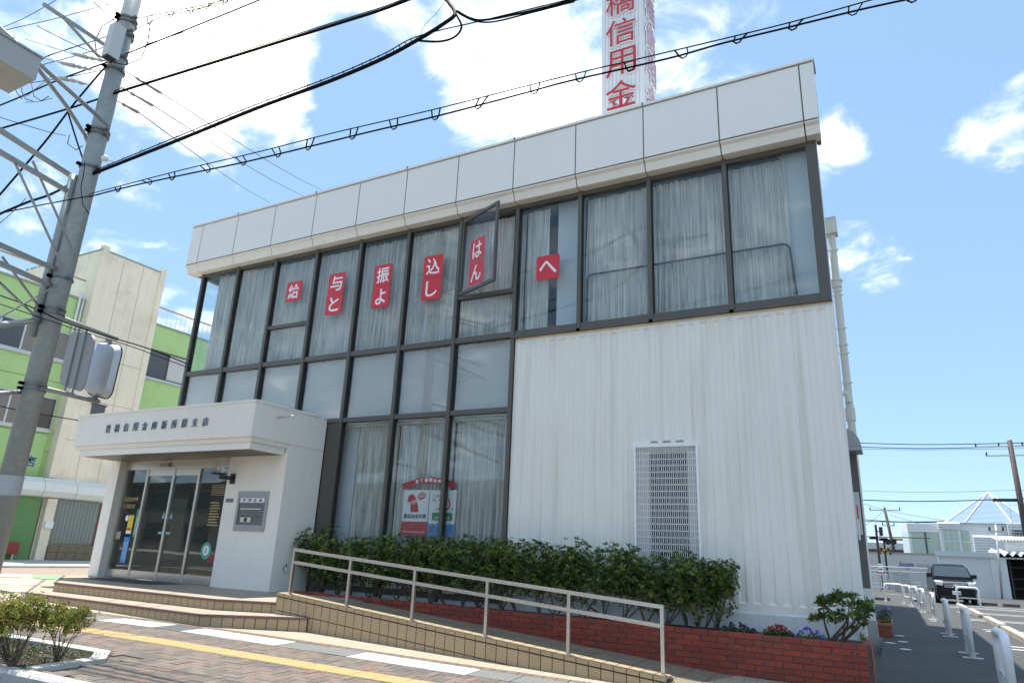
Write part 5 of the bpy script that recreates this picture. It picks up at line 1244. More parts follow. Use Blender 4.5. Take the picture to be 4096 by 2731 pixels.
# oblique left side of the pavilion
cl_ = A(635, 310, Yp + 2.5); k = B()
k.add([(tl.x, Yp - .02, bb_), (tl.x, Yp - .02, tl.z + .05), (cl_.x, Yp + 2.5, cl_.z + .05), (cl_.x, Yp + 2.5, A(650, 410, Yp + 2.5).z)], [(0, 1, 2, 3)]); k.build('parapet_side', LP, pv_)
k = B(); k.add([(tl.x, Yp, 0), (tl.x, Yp, bb_), (cl_.x, Yp + 2.5, bb_), (cl_.x, Yp + 2.5, 0)], [(0, 1, 2, 3)]); k.build('glazing_side', mat('pale_glazing', (.52, .62, .63), .3), pv_)
hall = thing('white_hall', 'white siding hall with gridded windows and a ribbed pyramid roof', 'building', (7, Yp - .5, 0)); Yh = Yp - .6
B2 = lambda x, y: PY(*Q6(x, y), Yh)
p0_, p1_, p2_, p3_ = B2(1105, 290), B2(1362, 275), B2(1490, 370), B2(1940, 270); zb2 = B2(1370, 365).z; wb = B2(1300, 660).z
B().box(p0_.x, p1_.x, Yh, Yh + 8, 0, p1_.z).build('wall', LP, hall); B().box(p1_.x, p3_.x + 4, Yh + .3, Yh + 8, 0, p1_.z - .002).build('wall', LP, hall)
k = B(); siding(k, p0_.x - .05, p1_.x + .05, Yh - .02, zb2, p1_.z, 4, .1); k.build('banded_parapet', LP, hall)
for i in range(3):
    for j in range(2):
        w_ = (p1_.x - p0_.x - .3) / 3; h_ = (zb2 - wb) / 2; x = p0_.x + .2 + i * w_; B().box(x + .035, x + w_ - .035, Yh - .02, Yh - .005, wb + j * h_ + .035, wb + (j + 1) * h_ - .035).build('window', GG, hall)
for j in range(2): h_ = (zb2 - wb) / 2; B().box(p1_.x + .08, p2_.x, Yh + .27, Yh + .295, wb + j * h_ + .06, wb + (j + 1) * h_ - .06).build('window', GG, hall)
lw0, lw1 = B2(1520, 440), B2(1860, 640); k = B(); siding(k, lw0.x, lw1.x, Yh - 1, lw1.z - .6, lw0.z, 9, .09); k.build('low_block', LP, hall); B().box(lw0.x, lw1.x, Yh - .8, Yh + .2, 0, lw1.z - .6).build('low_block_base', LP, hall)
k = B(); siding(k, p3_.x + .1, p3_.x + 6, Yh - .1, lw1.z, p3_.z, 11, .07); k.build('right_siding', LP, hall)
B().box(p3_.x + .35, p3_.x + 4, Yh - .16, Yh - .1, B2(1980, 460).z, B2(1980, 370).z).build('strip_window', DARKIN, hall)
ap = PY(*R6(2020, 1385), Yh + 5); bz = p1_.z - .05
bl_, br_ = PY(*Q6(1190, 278), Yh + 1).x, PY(*Q6(2300, 260), Yh + 1).x
base = [Vector((bl_, Yh + .6, bz)), Vector((br_, Yh + .6, bz)), Vector((br_, Yh + 12, bz)), Vector((bl_, Yh + 12, bz))]
mid1, mid2 = Vector((bl_ + (br_ - bl_) * .22, Yh + .1, bz)), Vector((bl_ + (br_ - bl_) * .75, Yh + .1, bz))
ring = [base[0], mid1, mid2, base[1], base[2], base[3]]
k = B(); apx = Vector((ap.x, Yh + 5, ap.z)); NR = 26
for i in range(6):
    p, q = ring[i], ring[(i + 1) % 6]
    for j in range(NR):
        t0, t1 = j / NR, (j + 1) / NR; nrm = (q - p).cross(apx - p).normalized() * .03
        k.add([p.lerp(apx, t0) + nrm, q.lerp(apx, t0) + nrm, q.lerp(apx, t1), p.lerp(apx, t1)], [(0, 1, 2, 3)]); k.add([p.lerp(apx, t0), q.lerp(apx, t0), q.lerp(apx, t0) + nrm, p.lerp(apx, t0) + nrm], [(0, 1, 2, 3)])
k.build('pyramid_roof', mat('roof_pale_blue', (.30, .40, .50), .35), hall)
for i, p in enumerate(ring[:4]):
    rb_ = B(); rb_.tube([p + Vector((0, -.05, .03)), apx + Vector((0, -.05, .03))], .06, 5); rb_.build('roof_ridge', mat('ridge_white', (.62, .68, .74), .5), hall)
an = thing('roof_antenna', 'thin television antenna on the white hall roof', 'antenna', (8.2, Yh - .4, 4)); a0 = PY(*Q6(2065, 460), Yh - .4); a1 = PY(*Q6(2000, 60), Yh - .4)
k = B(); k.tube([(a0.x, Yh - .4, a0.z), (a0.x, Yh - .4, a1.z)], .02, 5); k.build('mast', GV, an)
for z_, w_ in ((.0, .5), (-2.2, .7)): k = B(); k.tube([(a0.x - w_, Yh - .4, a1.z + z_), (a0.x + w_, Yh - .4, a1.z + z_)], .012, 4); k.build('element', GV, an)
# shed
Ys = 51.; shd = thing('white_shed', 'white corrugated shed with a dark open front and a wavy roof edge', 'shed', (5, Ys, 0))
s0, s1, s2 = PY(*Q6(1190, 690), Ys), PY(*Q6(1740, 655), Ys), PY(*Q6(1850, 640), Ys)
zr = s1.z; k = B(); n_ = 46; xw0, xw1 = s0.x - .4, s1.x
for i in range(n_): x = xw0 + (xw1 - xw0) * i / n_; w_ = (xw1 - xw0) / n_; k.add([(x, Ys, 0), (x + w_ * .5, Ys - .03, 0), (x + w_, Ys, 0), (x, Ys, zr - .25), (x + w_ * .5, Ys - .03, zr - .25), (x + w_, Ys, zr - .25)], [(0, 1, 4, 3), (1, 2, 5, 4)])
k.build('corrugated_wall', LP, shd)
B().box(xw0 - .1, s2.x, Ys - .18, Ys - .02, zr - .28, zr).build('roof_fascia', mat('fascia_pale_grey', (.60, .62, .66), .5), shd)
B().box(xw1, s2.x + .35, Ys - .05, Ys + .3, 0, zr - .3).build('front_post', LP, shd)
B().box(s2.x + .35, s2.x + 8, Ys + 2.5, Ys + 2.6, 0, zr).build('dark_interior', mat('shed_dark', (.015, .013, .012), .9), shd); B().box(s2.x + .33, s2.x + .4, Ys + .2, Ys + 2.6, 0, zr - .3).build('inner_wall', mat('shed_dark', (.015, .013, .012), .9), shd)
B().box(s2.x, s2.x + 8, Ys + .0, Ys + 2.6, zr - .32, zr - .25).build('lintel', LP, shd)
for z in (.55, 1.1, 1.75): B().box(s2.x + .5, s2.x + 8, Ys + 1.4, Ys + 1.45, z, z + .05).build('inner_rail', mat('rail_grey', (.08, .08, .08), .6), shd)
B().box(s2.x + .6, s2.x + .7, Ys + 1.3, Ys + 1.4, 0, zr - .3).build('inner_post', mat('rail_grey', (.08, .08, .08), .6), shd)
def wavy(z, x0, x1, y, n_, h_, nm):
    k = B(); w_ = (x1 - x0) / n_
    for i in range(n_):
        x = x0 + i * w_
        for dx_0, dx_1, za, zb_ in ((0, .5, z, z + h_), (.5, 1, z + h_, z)): k.add([(x + dx_0 * w_, y, za), (x + dx_1 * w_, y, zb_), (x + dx_1 * w_, y + 4, zb_ + .3), (x + dx_0 * w_, y + 4, za + .3), (x + dx_0 * w_, y, za - .06), (x + dx_1 * w_, y, zb_ - .06)], [(0, 1, 2, 3), (4, 5, 1, 0)])
    k.build(nm, LP, shd)
wavy(zr - .16, s2.x - .1, s2.x + 8, Ys - .25, 21, .22, 'corrugated_roof')
u0 = PY(*Q6(1870, 480), Ys + 1); wavy(u0.z - .1, u0.x, u0.x + 8, Ys + .8, 50, .12, 'upper_corrugated_roof'); k = B(); siding(k, u0.x + .3, u0.x + 8, Ys + 1.2, zr + .05, u0.z - .1, 7, .05); k.build('upper_wall', LP, shd)
# railway crossing: signals on a pole, crossing sign, leaning pole behind
DK = mat('signal_black', (.02, .02, .022), .6); POLE = mat('brown_pole', (.075, .05, .045), .7)
Yc = 56.; sgp = thing('signal_pole', 'slim dark pole carrying three black traffic signals', 'traffic signal', (-.85, Yc, 0))
a0, a1 = PY(*Q6(380, 850), Yc), PY(*Q6(328, 305), Yc)
k = B(); k.cyl((a0.x, Yc, 0), (a0.x, Yc, a1.z), .09, .075, 10); k.build('pole', POLE, sgp)
for (x, y, rot) in ((385, 390, 1), (290, 470, 0), (415, 490, 0)):
    p = PY(*Q6(x, y), Yc - .1); k = B()
    if rot: k.box(p.x - .10, p.x + .10, Yc - .2, Yc, p.z - .3, p.z + .3)
    else: k.box(p.x - .24, p.x + .24, Yc - .2, Yc, p.z - .1, p.z + .1)
    hs = k.build('signal_head', DK, sgp)
    for q in (-1, 0, 1):
        c_ = (p.x, p.z + q * .19) if rot else (p.x + q * .155, p.z); k = B(); k.tube([(c_[0], Yc - .2, c_[1]), (c_[0] + .1, Yc - .4, c_[1] + .02)], .07, 8, cap=False); k.build('visor', DK, hs)
    k = B(); k.tube([(a0.x, Yc, p.z), (p.x, Yc - .05, p.z)], .03, 6); k.build('arm', POLE, sgp)
k = B(); z_ = PY(*Q6(500, 462), Yc).z; k.tube([(a0.x - 4, Yc, z_), (a0.x + 3.2, Yc, z_)], .035, 6); k.build('span_bar', POLE, sgp)
xs = thing('crossing_sign', 'yellow and black railway crossing cross on a post', 'sign', (-.2, Yc + 2, 0)); c_ = PY(*Q6(438, 630), Yc + 2)
k = B(); k.cyl((c_.x, Yc + 2.05, 0), (c_.x, Yc + 2.05, z_), .07, n=8); k.build('post', DK, xs)
for s_ in (1, -1):
    for q in range(6):
        u = (q - 2.5) * .16; k = B(); d = Vector((math.cos(.55) * s_, 0, math.sin(.55))); p = Vector((c_.x, Yc + 1.95 + .02 * s_, c_.z)) + d * u; k.beam(p - d * .079, p + d * .079, .03, .13); k.build('cross_segment', mat('crossing_yellow', (.75, .38, .02), .5) if q % 2 else DK, xs)
for x in (475, 548):
    p = PY(*Q6(x, 522), Yc + 2); k = B(); k.cyl((p.x, Yc + 1.7, p.z), (p.x, Yc + 1.9, p.z), .2, n=14); k.build('flasher', DK, xs)
p, q = PY(*Q6(490, 490), Yc + 2), PY(*Q6(660, 490), Yc + 2); k = B(); k.box(p.x, q.x, Yc + 1.8, Yc + 1.9, p.z - .08, p.z + .08); k.build('arrow_board', mat('board_orange', (.6, .28, .06), .5), xs)
sh2 = thing('far_brown_building', 'low brown building far behind the railway crossing', 'building', (-.5, 95, 0)); a0, a1 = PY(*Q6(100, 560), 95), PY(*Q6(690, 560), 95)
B().box(a0.x, a1.x, 95, 105, 0, a0.z - .4).build('wall', mat('far_brown', (.12, .10, .09), .8), sh2); B().box(a0.x - .5, a1.x + .5, 94, 106, a0.z - .4, a0.z + .3).build('roof', mat('far_roof', (.42, .44, .48), .6), sh2)
for q in range(6): B().box(a0.x + 1 + q * 3, a0.x + 2.6 + q * 3, 94.9, 94.99, 1.2, 3).build('window', DARKIN, sh2)
def simple_pole(label, pt, pb, Y, r0, r1, arms, m_=POLE):
    t = thing('utility_pole', label, 'utility pole', (PY(*pb, Y).x, Y, 0)); top, bot = PY(*pt, Y), PY(*pb, Y); d = (top - bot) / (top.z - bot.z); f = bot - d * bot.z
    k = B(); k.cyl((f.x, Y, 0), top, r0, r1, 12); k.build('pole', m_, t, smooth=True)
    for z_, w_, n_ in arms:
        c_ = top + d * z_; k = B(); k.box(c_.x - w_, c_.x + w_, Y - .12, Y - .04, c_.z - .05, c_.z + .05); am = k.build('cross_arm', GV, t)
        for i in range(n_):
            x = c_.x - w_ * .95 + 2 * w_ * .95 * i / max(1, n_ - 1); k = B(); k.cyl((x, Y - .08, c_.z + .05), (x, Y - .08, c_.z + .28), .06, .04, 8); k.build('insulator', DK, am)
    return t
simple_pole('dark leaning utility pole behind the crossing signals', Q6(432, 98), Q6(560, 665), 75, .17, .12, ((-.2, 1.3, 3), (-1.6, .5, 2)))
rp_ = simple_pole('tall brown utility pole at the right edge of the picture', R6(2218, 905), R6(2335, 1560), 60, .22, .16, ((-.45, 2.2, 4), (-1.1, 1.6, 3)))
k = B(); p = PY(*R6(2205, 1455), 60); k.box(p.x - .9, p.x + .5, 59.85, 60.1, p.z - .1, p.z + .1); k.build('cable_joint_box', DK, rp_)
simple_pole('thin grey pole standing on the shed corner', Q6(1828, 305), Q6(1858, 640), 50.6, .06, .05, ((-.4, .35, 2),), GV)
# ------------------------------------------------------------------ far cables
CAB = mat('cable_black', (.008, .008, .009), .7, spec=.08)
def cable(name, label, pts, rad_, group='overhead cables', n_=5, m_=None, cat='cable'):
    P_ = [Vector(p) for p in pts]; out = []
    for i in range(len(P_) - 1):
        p0, p1, p2, p3 = P_[max(i - 1, 0)], P_[i], P_[i + 1], P_[min(i + 2, len(P_) - 1)]
        for j in range(8):
            t = j / 8; out.append(.5 * ((2 * p1) + (-p0 + p2) * t + (2 * p0 - 5 * p1 + 4 * p2 - p3) * t * t + (-p0 + 3 * p1 - 3 * p2 + p3) * t ** 3))
    out.append(P_[-1]); k = B(); k.tube(out, rad_, n_, cap=False); o = k.build(name, m_ or CAB); tag(o, label, cat, group); o['_'] = 0; del o['_']
    return o, out
for q, (y0, ym, y1, r_, l_) in enumerate(((928, 944, 930, .03, 'topmost thin cable running to the pole at the right edge'), (965, 980, 962, .03, 'second thin cable below the topmost one at the right edge'), (985, 992, 980, .015, 'faint cable just below the two right-hand cables'), (1365, 1382, 1362, .012, 'faint cable level with the pyramid roof tip'), (1450, 1466, 1442, .035, 'thick cable in front of the pyramid roof'))):
    cable('overhead_cable', l_, [PY(*R6(700, y0 - 4), 60), PY(*R6(1400, ym), 60), PY(*R6(2330, y1), 60), PY(*R6(2420, y1 - 2), 60)], r_)
for q, (y0, ym, y1, l_) in enumerate(((240, 268, 265, 'upper of two dark cables behind the crossing signals'), (262, 272, 280, 'lower of two dark cables behind the crossing signals'))): cable('overhead_cable', l_, [PY(*Q6(150, y0), 75), PY(*Q6(600, ym), 75), PY(*Q6(1180, y1), 75)], .035)
for q, (x0, y0, x1, y1, l_) in enumerate(((180, 40, 430, 120, 'thin wire slanting to the leaning pole from the upper left'), (470, 130, 1250, 265, 'thin wire slanting down right from the leaning pole'), (200, 310, 430, 130, 'thin wire rising to the leaning pole from the lower left'), (500, 180, 900, 300, 'second thin wire slanting down right from the leaning pole'))): cable('overhead_wire', l_, [PY(*Q6(x0, y0), 74), PY(*Q6((x0 + x1) / 2, (y0 + y1) / 2 + 4), 74), PY(*Q6(x1, y1), 74)], .015)

# ------------------------------------------------------------------ green building across the side street
gb = thing('green_building', 'three-storey light green building with a cream stair tower and roof railings', 'building', (-29, 16, .3))
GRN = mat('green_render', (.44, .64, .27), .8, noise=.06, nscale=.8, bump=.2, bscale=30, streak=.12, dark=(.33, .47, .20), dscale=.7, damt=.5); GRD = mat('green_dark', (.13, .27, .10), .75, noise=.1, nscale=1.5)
CRM = mat('cream_render', (.84, .755, .60), .85, noise=.07, nscale=.9, bump=.2, bscale=30, streak=.28, dark=(.50, .42, .31), dscale=.6, damt=.55)
XG, XT = -29.0, -28.57
B().box(-42, XG, 7.5, 30, .3, 10.72).build('wall', GRN, gb)
for q in range(3): B().box(XG - .01, XG + .012, 7.52, 15.2, 7.1 - q * 2.75, 7.14 - q * 2.75).build('wall_joint', mat('green_joint', (.27, .40, .16), .8), gb)
B().box(-42.05, XG + .06, 7.45, 30.05, 10.722, 10.80).build('roof_edge', mat('roof_edge_grey', (.30, .33, .25), .7), gb)
B().box(-34.5, XT, 15.2, 18.2, .3, 13.02).build('stair_tower', CRM, gb)
for y in (15.2, 17.95): B().box(XT - .2, XT + .05, y - .01, y + .26, 3.4, 13.25).build('tower_pilaster', CRM, gb)
B().box(-34.52, XT + .02, 15.18, 18.22, 13.022, 13.09).build('tower_coping', mat('roof_edge_grey', (.30, .33, .25), .7), gb)
for y in (16.2, 17.1): B().box(XT - .01, XT + .006, y, y + .02, 3.4, 13.0).build('tower_joint', mat('cream_joint', (.45, .38, .28), .85), gb)
for z in (4.9, 6.6, 8.4): B().box(XT - .01, XT + .006, 15.46, 17.95, z, z + .02).build('tower_joint', mat('cream_joint', (.45, .38, .28), .85), gb)
GW = mat('old_window_glass', (.06, .055, .05), .1, spec=.8); BLI = mat('grey_blind', (.22, .20, .18), .7); ALW = mat('window_aluminium', (.55, .56, .56), .4, metal=.5); BRW = mat('window_brown', (.07, .055, .045), .5)
def gwin(y0, y1, z0, z1, n_, frame, fills):
    t = B(); 
    t.box(XG - .02, XG + .03, y0, y1, z1 - .06, z1); t.box(XG - .02, XG + .03, y0, y1, z0, z0 + .06)
    for i in range(n_ + 1): y = y0 + (y1 - y0) * i / n_; t.box(XG - .02, XG + .03, y - .035, y + .035, z0 + .06, z1 - .06)
    w_ = t.build('window', frame, gb)
    for i in range(n_):
        a, c = y0 + (y1 - y0) * i / n_ + .036, y0 + (y1 - y0) * (i + 1) / n_ - .036
        B().box(XG + .002, XG + .012, a, c, z0 + .061, z1 - .061).build('pane', fills[i % len(fills)], w_)
    B().box(XG - .01, XG + .09, y0 - .1, y1 + .1, z0 - .1, z0 - .005).build('sill', ALW, w_)
gwin(8.0, 15.0, 8.02, 9.2, 8, ALW, (BLI, BLI, GW)); gwin(8.3, 15.05, 5.2, 6.5, 8, ALW, (BLI, GW, BLI)); gwin(18.45, 20.5, 8.28, 9.58, 2, BRW, (GW, mat('white_net_curtain', (.55, .55, .52), .8)))
gwin(18.45, 20.5, 5.3, 6.6, 2, BRW, (GW, GW))
tw0, tw1, tw2 = PX(212, 928, XT), PX(243, 929, XT), PX(225, 950, XT); B().box(XT - .01, XT + .03, tw0.y, tw1.y, tw2.z - .25, tw0.z).build('tower_window', GW, gb); B().box(XT - .01, XT + .05, tw0.y - .05, tw1.y + .05, tw0.z + .002, tw0.z + .05).build('window_head', BRW, gb)
def rail(y0, y1):
    t = B(); t.beam((XG - .1, y0, 11.62), (XG - .1, y1, 11.62), .06, .06); o = t.build('roof_railing', mat('rail_rust', (.42, .33, .27), .7, noise=.3, nscale=6), gb)
    n_ = int((y1 - y0) / .24)
    for i in range(n_ + 1): y = y0 + (y1 - y0) * i / n_; B().box(XG - .112, XG - .088, y - .012, y + .012, 10.8, 11.6).build('baluster', WP, o)
rail(7.6, 15.1); rail(18.3, 24)
k = B(); k.tube([(XG + .08, 14.95, 10.9), (XG + .08, 14.95, 9.2)], .05, 8); k.tube([(XG + .08, 15.1, 10.8), (XG + .08, 15.1, 9.0)], .04, 8); k.build('roof_pipe', WP, gb, smooth=True)
cn = B(); cn.extr([(0, 0)] * 3, 0, 0) if False else None
prof = [(0, .0), (.35, .05), (.5, .25), (.45, .55), (.2, .74), (0, .76)]
for i in range(10):
    y0, y1 = 7.6 + i * 1.22, 7.6 + (i + 1) * 1.22 - .02; v = [(XT + a, y0, 2.6 + z) for a, z in prof] + [(XT + a, y1, 2.6 + z) for a, z in prof]; n = len(prof)
    if y1 > 18.3: break
    k = B(); k.add(v, [tuple(range(n)), tuple(range(2 * n - 1, n - 1, -1))] + [(j, n + j, n + (j + 1) % n, (j + 1) % n) for j in range(n)]); k.build('canopy_section', mat('canopy_white', (.72, .74, .70), .6, streak=.2), gb)
sgn = B().box(XG, XG + .12, 7.6, 14.95, 3.4, 5.0).build('sign_board', mat('sign_green', (.36, .56, .22), .6), gb)
l = B(); 
for i, c in enumerate('店'): lettering(l, c, .5, (XG + .125, 14.55, 3.93), (0, 1, 0), (0, 0, 1), bold=.012, fit=(.42, .42))
l.build('sign_lettering', NAVY, sgn)
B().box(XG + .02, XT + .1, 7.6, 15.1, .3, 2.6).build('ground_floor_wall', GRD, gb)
B().box(XT - .05, XT + .25, 15.25, 15.6, .3, 2.6).build('column', CRM, gb)
B().box(XT - .02, XT + .08, 15.6, 17.4, .95, 2.6).build('shop_window', mat('shop_window', (.17, .20, .19), .35, noise=.15, nscale=6), gb)
for i in range(12): B().box(XT + .081, XT + .09, 15.66 + i * .145, 15.70 + i * .145, .96, 2.55).build('window_fold', mat('fold_grey', (.30, .33, .32), .7), gb)
for i in range(5):
    for j in range(2): B().box(XT - .02, XT + .32, 15.62 + i * .36, 15.97 + i * .36, .36 + j * .28, .63 + j * .28).build('stone_block', mat('stone_brown', (.20, .16, .11), .85, noise=.25, nscale=5, bump=.6, bscale=20), gb)
B().box(XT - .02, XT + .1, 17.42, 17.56, .3, 2.6).build('window_post', mat('brick_post', (.25, .10, .07), .7), gb)
rb = thing('red_box', 'small red metal box standing against the dark green wall', 'box', (XT + .3, 14.2, .35)); B().box(XT + .12, XT + .4, 13.85, 14.55, .55, .95).build('case', mat('box_red', (.28, .03, .03), .5), rb)
for y in (13.95, 14.45): B().box(XT + .2, XT + .28, y - .03, y + .03, .345, .55).build('leg', GV, rb)
mb = B().box(XT + .26, XT + .34, 15.3, 15.6, 1.5, 1.75).build('meter_box', WP, gb)
# ground marks at the corner
bx = B(); 
for (x0, x1, y0, y1) in ((-19.6, -18.6, 9.3, 10.3), (-17.6, -16.5, 8.1, 9.2), (-15.6, -14.8, 7.3, 8.1)):
    bx = B(); bx.prism([(x0, y0), (x1, y0 - .1), (x1 + .6, y1 - .1), (x0 + .4, y1)], lambda x, y: zs(x) + .0005, lambda x, y: zs(x) + .003); bx.build('white_mark', PAINT, sidewalk)
bx = B(); bx.prism([(-19.0, 10.0), (-17.6, 9.8), (-17.0, 10.6), (-18.7, 10.9)], lambda x, y: zs(x) + .0005, lambda x, y: zs(x) + .0035); bx.build('green_mark', mat('paint_green', (.20, .45, .20), .6), sidewalk)
# ------------------------------------------------------------------ big utility pole at the left
PC = mat('pole_galvanised', (.30, .335, .33), .55, metal=.2, noise=.14, nscale=3, dark=(.42, .45, .44), dscale=13, damt=.6)
ARM = mat('arm_galvanised', (.36, .37, .36), .5, metal=.3, noise=.1, nscale=5)
PXY = (-11.2, 5.45); pole = thing('utility_pole', 'big grey galvanised utility pole at the left carrying arms, boxes and cables', 'utility pole', (PXY[0], PXY[1], .2))
k = B(); k.cyl((*PXY, .1), (*PXY, 15), .158, .125, 24); k.build('pole', PC, pole, smooth=True)
k = B(); q = (PXY[0] - .085, PXY[1] - .175); k.cyl((*q, 4.2), (*q, 7.0), .06, n=10); k.build('cable_duct', PC, pole, smooth=True)
def at_pole(dx, dy): p = PY(dx, dy, PXY[1]); return p.z
BND = mat('band_dark_steel', (.18, .19, .19), .55, metal=.4, noise=.2, nscale=8)
def band(z, h_=.1, lug=True):
    n_ = 2 if h_ > .11 else 1; k = B()
    for i in range(n_):
        zz_ = z + (i - (n_ - 1) / 2) * .075; k.cyl((*PXY, zz_ - .018), (*PXY, zz_ + .018), .165, n=24)
        if lug:
            for s_ in (-1, 1):
                k.box(PXY[0] + s_ * .15, PXY[0] + s_ * .24, PXY[1] - .03, PXY[1] + .03, zz_ - .02, zz_ + .02); k.box(PXY[0] - .03, PXY[0] + .03, PXY[1] - .22, PXY[1] - .14, zz_ - .02, zz_ + .02)
    k.build('band', BND if lug else ARM, pole)
for dx, dy, h_ in ((308, 45, .22), (310, 70, .12), (285, 130, .05), (275, 160, .05), (247, 300, .28), (215, 385, .08), (110, 720, .16), (62, 893, .16), (150, 640, .05)): band(at_pole(dx, dy), h_)
k = B(); zl = at_pole(10, 1115); k.cyl((*PXY, zl - .14), (*PXY, zl + .14), .1595, n=24); k.build('pale_wrap', mat('pale_wrap', (.42, .43, .43), .6), pole, smooth=False)
# arms towards the road
def armbeam(nm, d0, Y0, d1, Y1, w_, h_, m_=ARM, round_=False, extra=None):
    a, c = PY(*d0, Y0), PY(*d1, Y1); k = B()
    if round_: k.tube([a] + (extra or []) + [c], w_, 10)
    else: k.beam(a, c, w_, h_)
    return k.build(nm, m_, pole, smooth=round_), a, c
armbeam('lamp_arm', (250, 290), 5.4, (-40, 30), 3.2, .034, 0, round_=True)
armbeam('lamp_arm', (205, 335), 5.4, (-40, 60), 3.2, .032, 0, round_=True, extra=[PY(195, 310, 5.35), PY(150, 240, 4.8), PY(85, 155, 4.0)])
for d0, d1 in (((174, 411), (-30, 280)), ((170, 448), (-30, 332)), ((132, 620), (-30, 550)), ((120, 657), (-30, 592))):
    armbeam('cross_arm', d0, 5.4, d1, 3.7, .07, .06)
for d0, d1 in (((165, 570), (75, 370)), ((145, 615), (35, 375)), ((95, 712), (5, 590)), ((80, 725), (-10, 640))): armbeam('arm_brace', d0, 5.35, d1, 4.2, .02, .03)
armbeam('arm_brace', (130, 655), 5.35, (-10, 735), 4.6, .014, .02)
armbeam('road_arm', (95, 733), 5.4, (-20, 750), 4.0, .045, 0, round_=True)
armbeam('road_arm', (50, 900), 5.4, (-20, 905), 4.6, .035, 0, round_=True)
# upper arm with insulators
_, ua, ub = armbeam('upper_arm', (250, 110), 5.5, (100, 10), 4.2, .05, .05); armbeam('upper_arm', (235, 140), 5.5, (140, 35), 4.3, .035, .035)
# junction boxes
bx0 = PY(262, 98, 5.2); k = B(); k.box(bx0.x - .09, bx0.x + .09, bx0.y - .1, bx0.y + .1, bx0.z - .33, bx0.z + .33); jb = k.build('junction_box', mat('box_pale', (.55, .57, .57), .5), pole)
k = B(); k.box(bx0.x - .06, bx0.x + .06, bx0.y - .101, bx0.y + .06, bx0.z - .37, bx0.z - .331); k.build('box_opening', DK, jb)
tb_ = thing('pole_equipment_box', 'grey equipment box hanging from the arms at the upper left edge', 'box', PY(20, 150, 3.6)); c_ = PY(22, 140, 3.6)
k = B(); k.box(c_.x - .55, c_.x + .16, c_.y - .3, c_.y + .3, c_.z - .16, c_.z + .20); k.build('case', mat('box_grey', (.40, .41, .40), .5, streak=.1), tb_)
k = B(); k.box(c_.x - .57, c_.x + .18, c_.y - .32, c_.y + .32, c_.z + .202, c_.z + .23); k.box(c_.x - .3, c_.x - .2, c_.y - .05, c_.y + .05, c_.z + .23, c_.z + .5); k.build('lid', ARM, tb_)
sp_ = PY(241, 364, 5.3); k = B(); k.tube([PY(260, 372, 5.4), sp_], .015, 6); k.sphere(sp_, .055, 10, 7); k.build('siren', WP, pole, smooth=True)
# mirror arms to the right, sign back and convex mirror seen from behind
_, m0, m1 = armbeam('mirror_arm', (118, 722), 5.45, (268, 778), 6.85, .042, 0, round_=True)
_, m2, m3 = armbeam('mirror_arm', (70, 885), 5.45, (226, 922), 6.75, .042, 0, round_=True)
def rrect_panel(name, label, cat, corners, Y, th, m_, bulge=0., parts=()):
    P_ = [PY(*c, Y) for c in corners]; cc = sum(P_, Vector()) / 4; t = thing(name, label, cat, cc)
    ux = ((P_[1] - P_[0]) + (P_[2] - P_[3])) / 2; uz = ((P_[0] - P_[3]) + (P_[1] - P_[2])) / 2; hw, hh = ux.length / 2, uz.length / 2; ux.normalize(); uz.normalize(); nn_ = ux.cross(uz)
    k = B(); n_ = len(rounded(-1, 1, -1, 1, .3)); rings = [(1., 0.), (.98, -.03), (.9, -.03 - bulge * .75), (.6, -.03 - bulge)]
    for s_, d in rings:
        po = rounded(-hw * s_, hw * s_, -hh * s_, hh * s_, .42 * hw * s_)
        k.v += [tuple(cc + ux * x + uz * z - nn_ * d) for x, z in po]
    for i in range(3):
        for j in range(n_): k.f.append((i * n_ + j, i * n_ + (j + 1) % n_, (i + 1) * n_ + (j + 1) % n_, (i + 1) * n_ + j)); k.m.append(0)
    k.f += [tuple(3 * n_ + j for j in range(n_)), tuple(range(n_ - 1, -1, -1))]; k.m += [0, 0]
    smooth_edges(k.build('back_panel', m_, t), 50); return t, cc, ux, uz, nn_, hw, hh
SB = mat('sign_back_taupe', (.33, .31, .30), .5, metal=.3); MBK = mat('mirror_back', (.50, .54, .56), .35, metal=.2)
sbk, cc, ux, uz, nn_, hw, hh = rrect_panel('road_sign', 'back of a tall taupe road sign panel beside the mirror', 'sign', ((166, 755), (224, 772), (193, 900), (137, 886)), 6.25, .02, SB)
for q in (-.3, .3):
    k = B(); k.beam(cc + ux * (hw * q) + uz * (hh * 1.12) + nn_ * .04, cc + ux * (hw * q) - uz * (hh * 1.12) + nn_ * .04, .03, .015); k.build('sign_channel', ARM, sbk)
mir, cc, ux, uz, nn_, hw, hh = rrect_panel('traffic_mirror', 'grey-blue rounded back of a rectangular traffic mirror on the pole arm', 'mirror', ((226, 783), (284, 795), (254, 917), (196, 902)), 6.75, .06, MBK, .10)
k = B(); k.tube([tuple(cc + ux * x + uz * z + nn_ * .0) for x, z in rounded(-hw * 1.02, hw * 1.02, -hh * 1.02, hh * 1.02, .42 * hw)], .009, 6, closed=True); k.build('mirror_rim', DK, mir)
for s_ in (1, -1): k = B(); k.beam(cc + uz * (hh * s_) + nn_ * .05, cc + uz * (hh * 1.12 * s_) + nn_ * .05, .09, .06); k.build('mirror_clamp', ARM, mir)
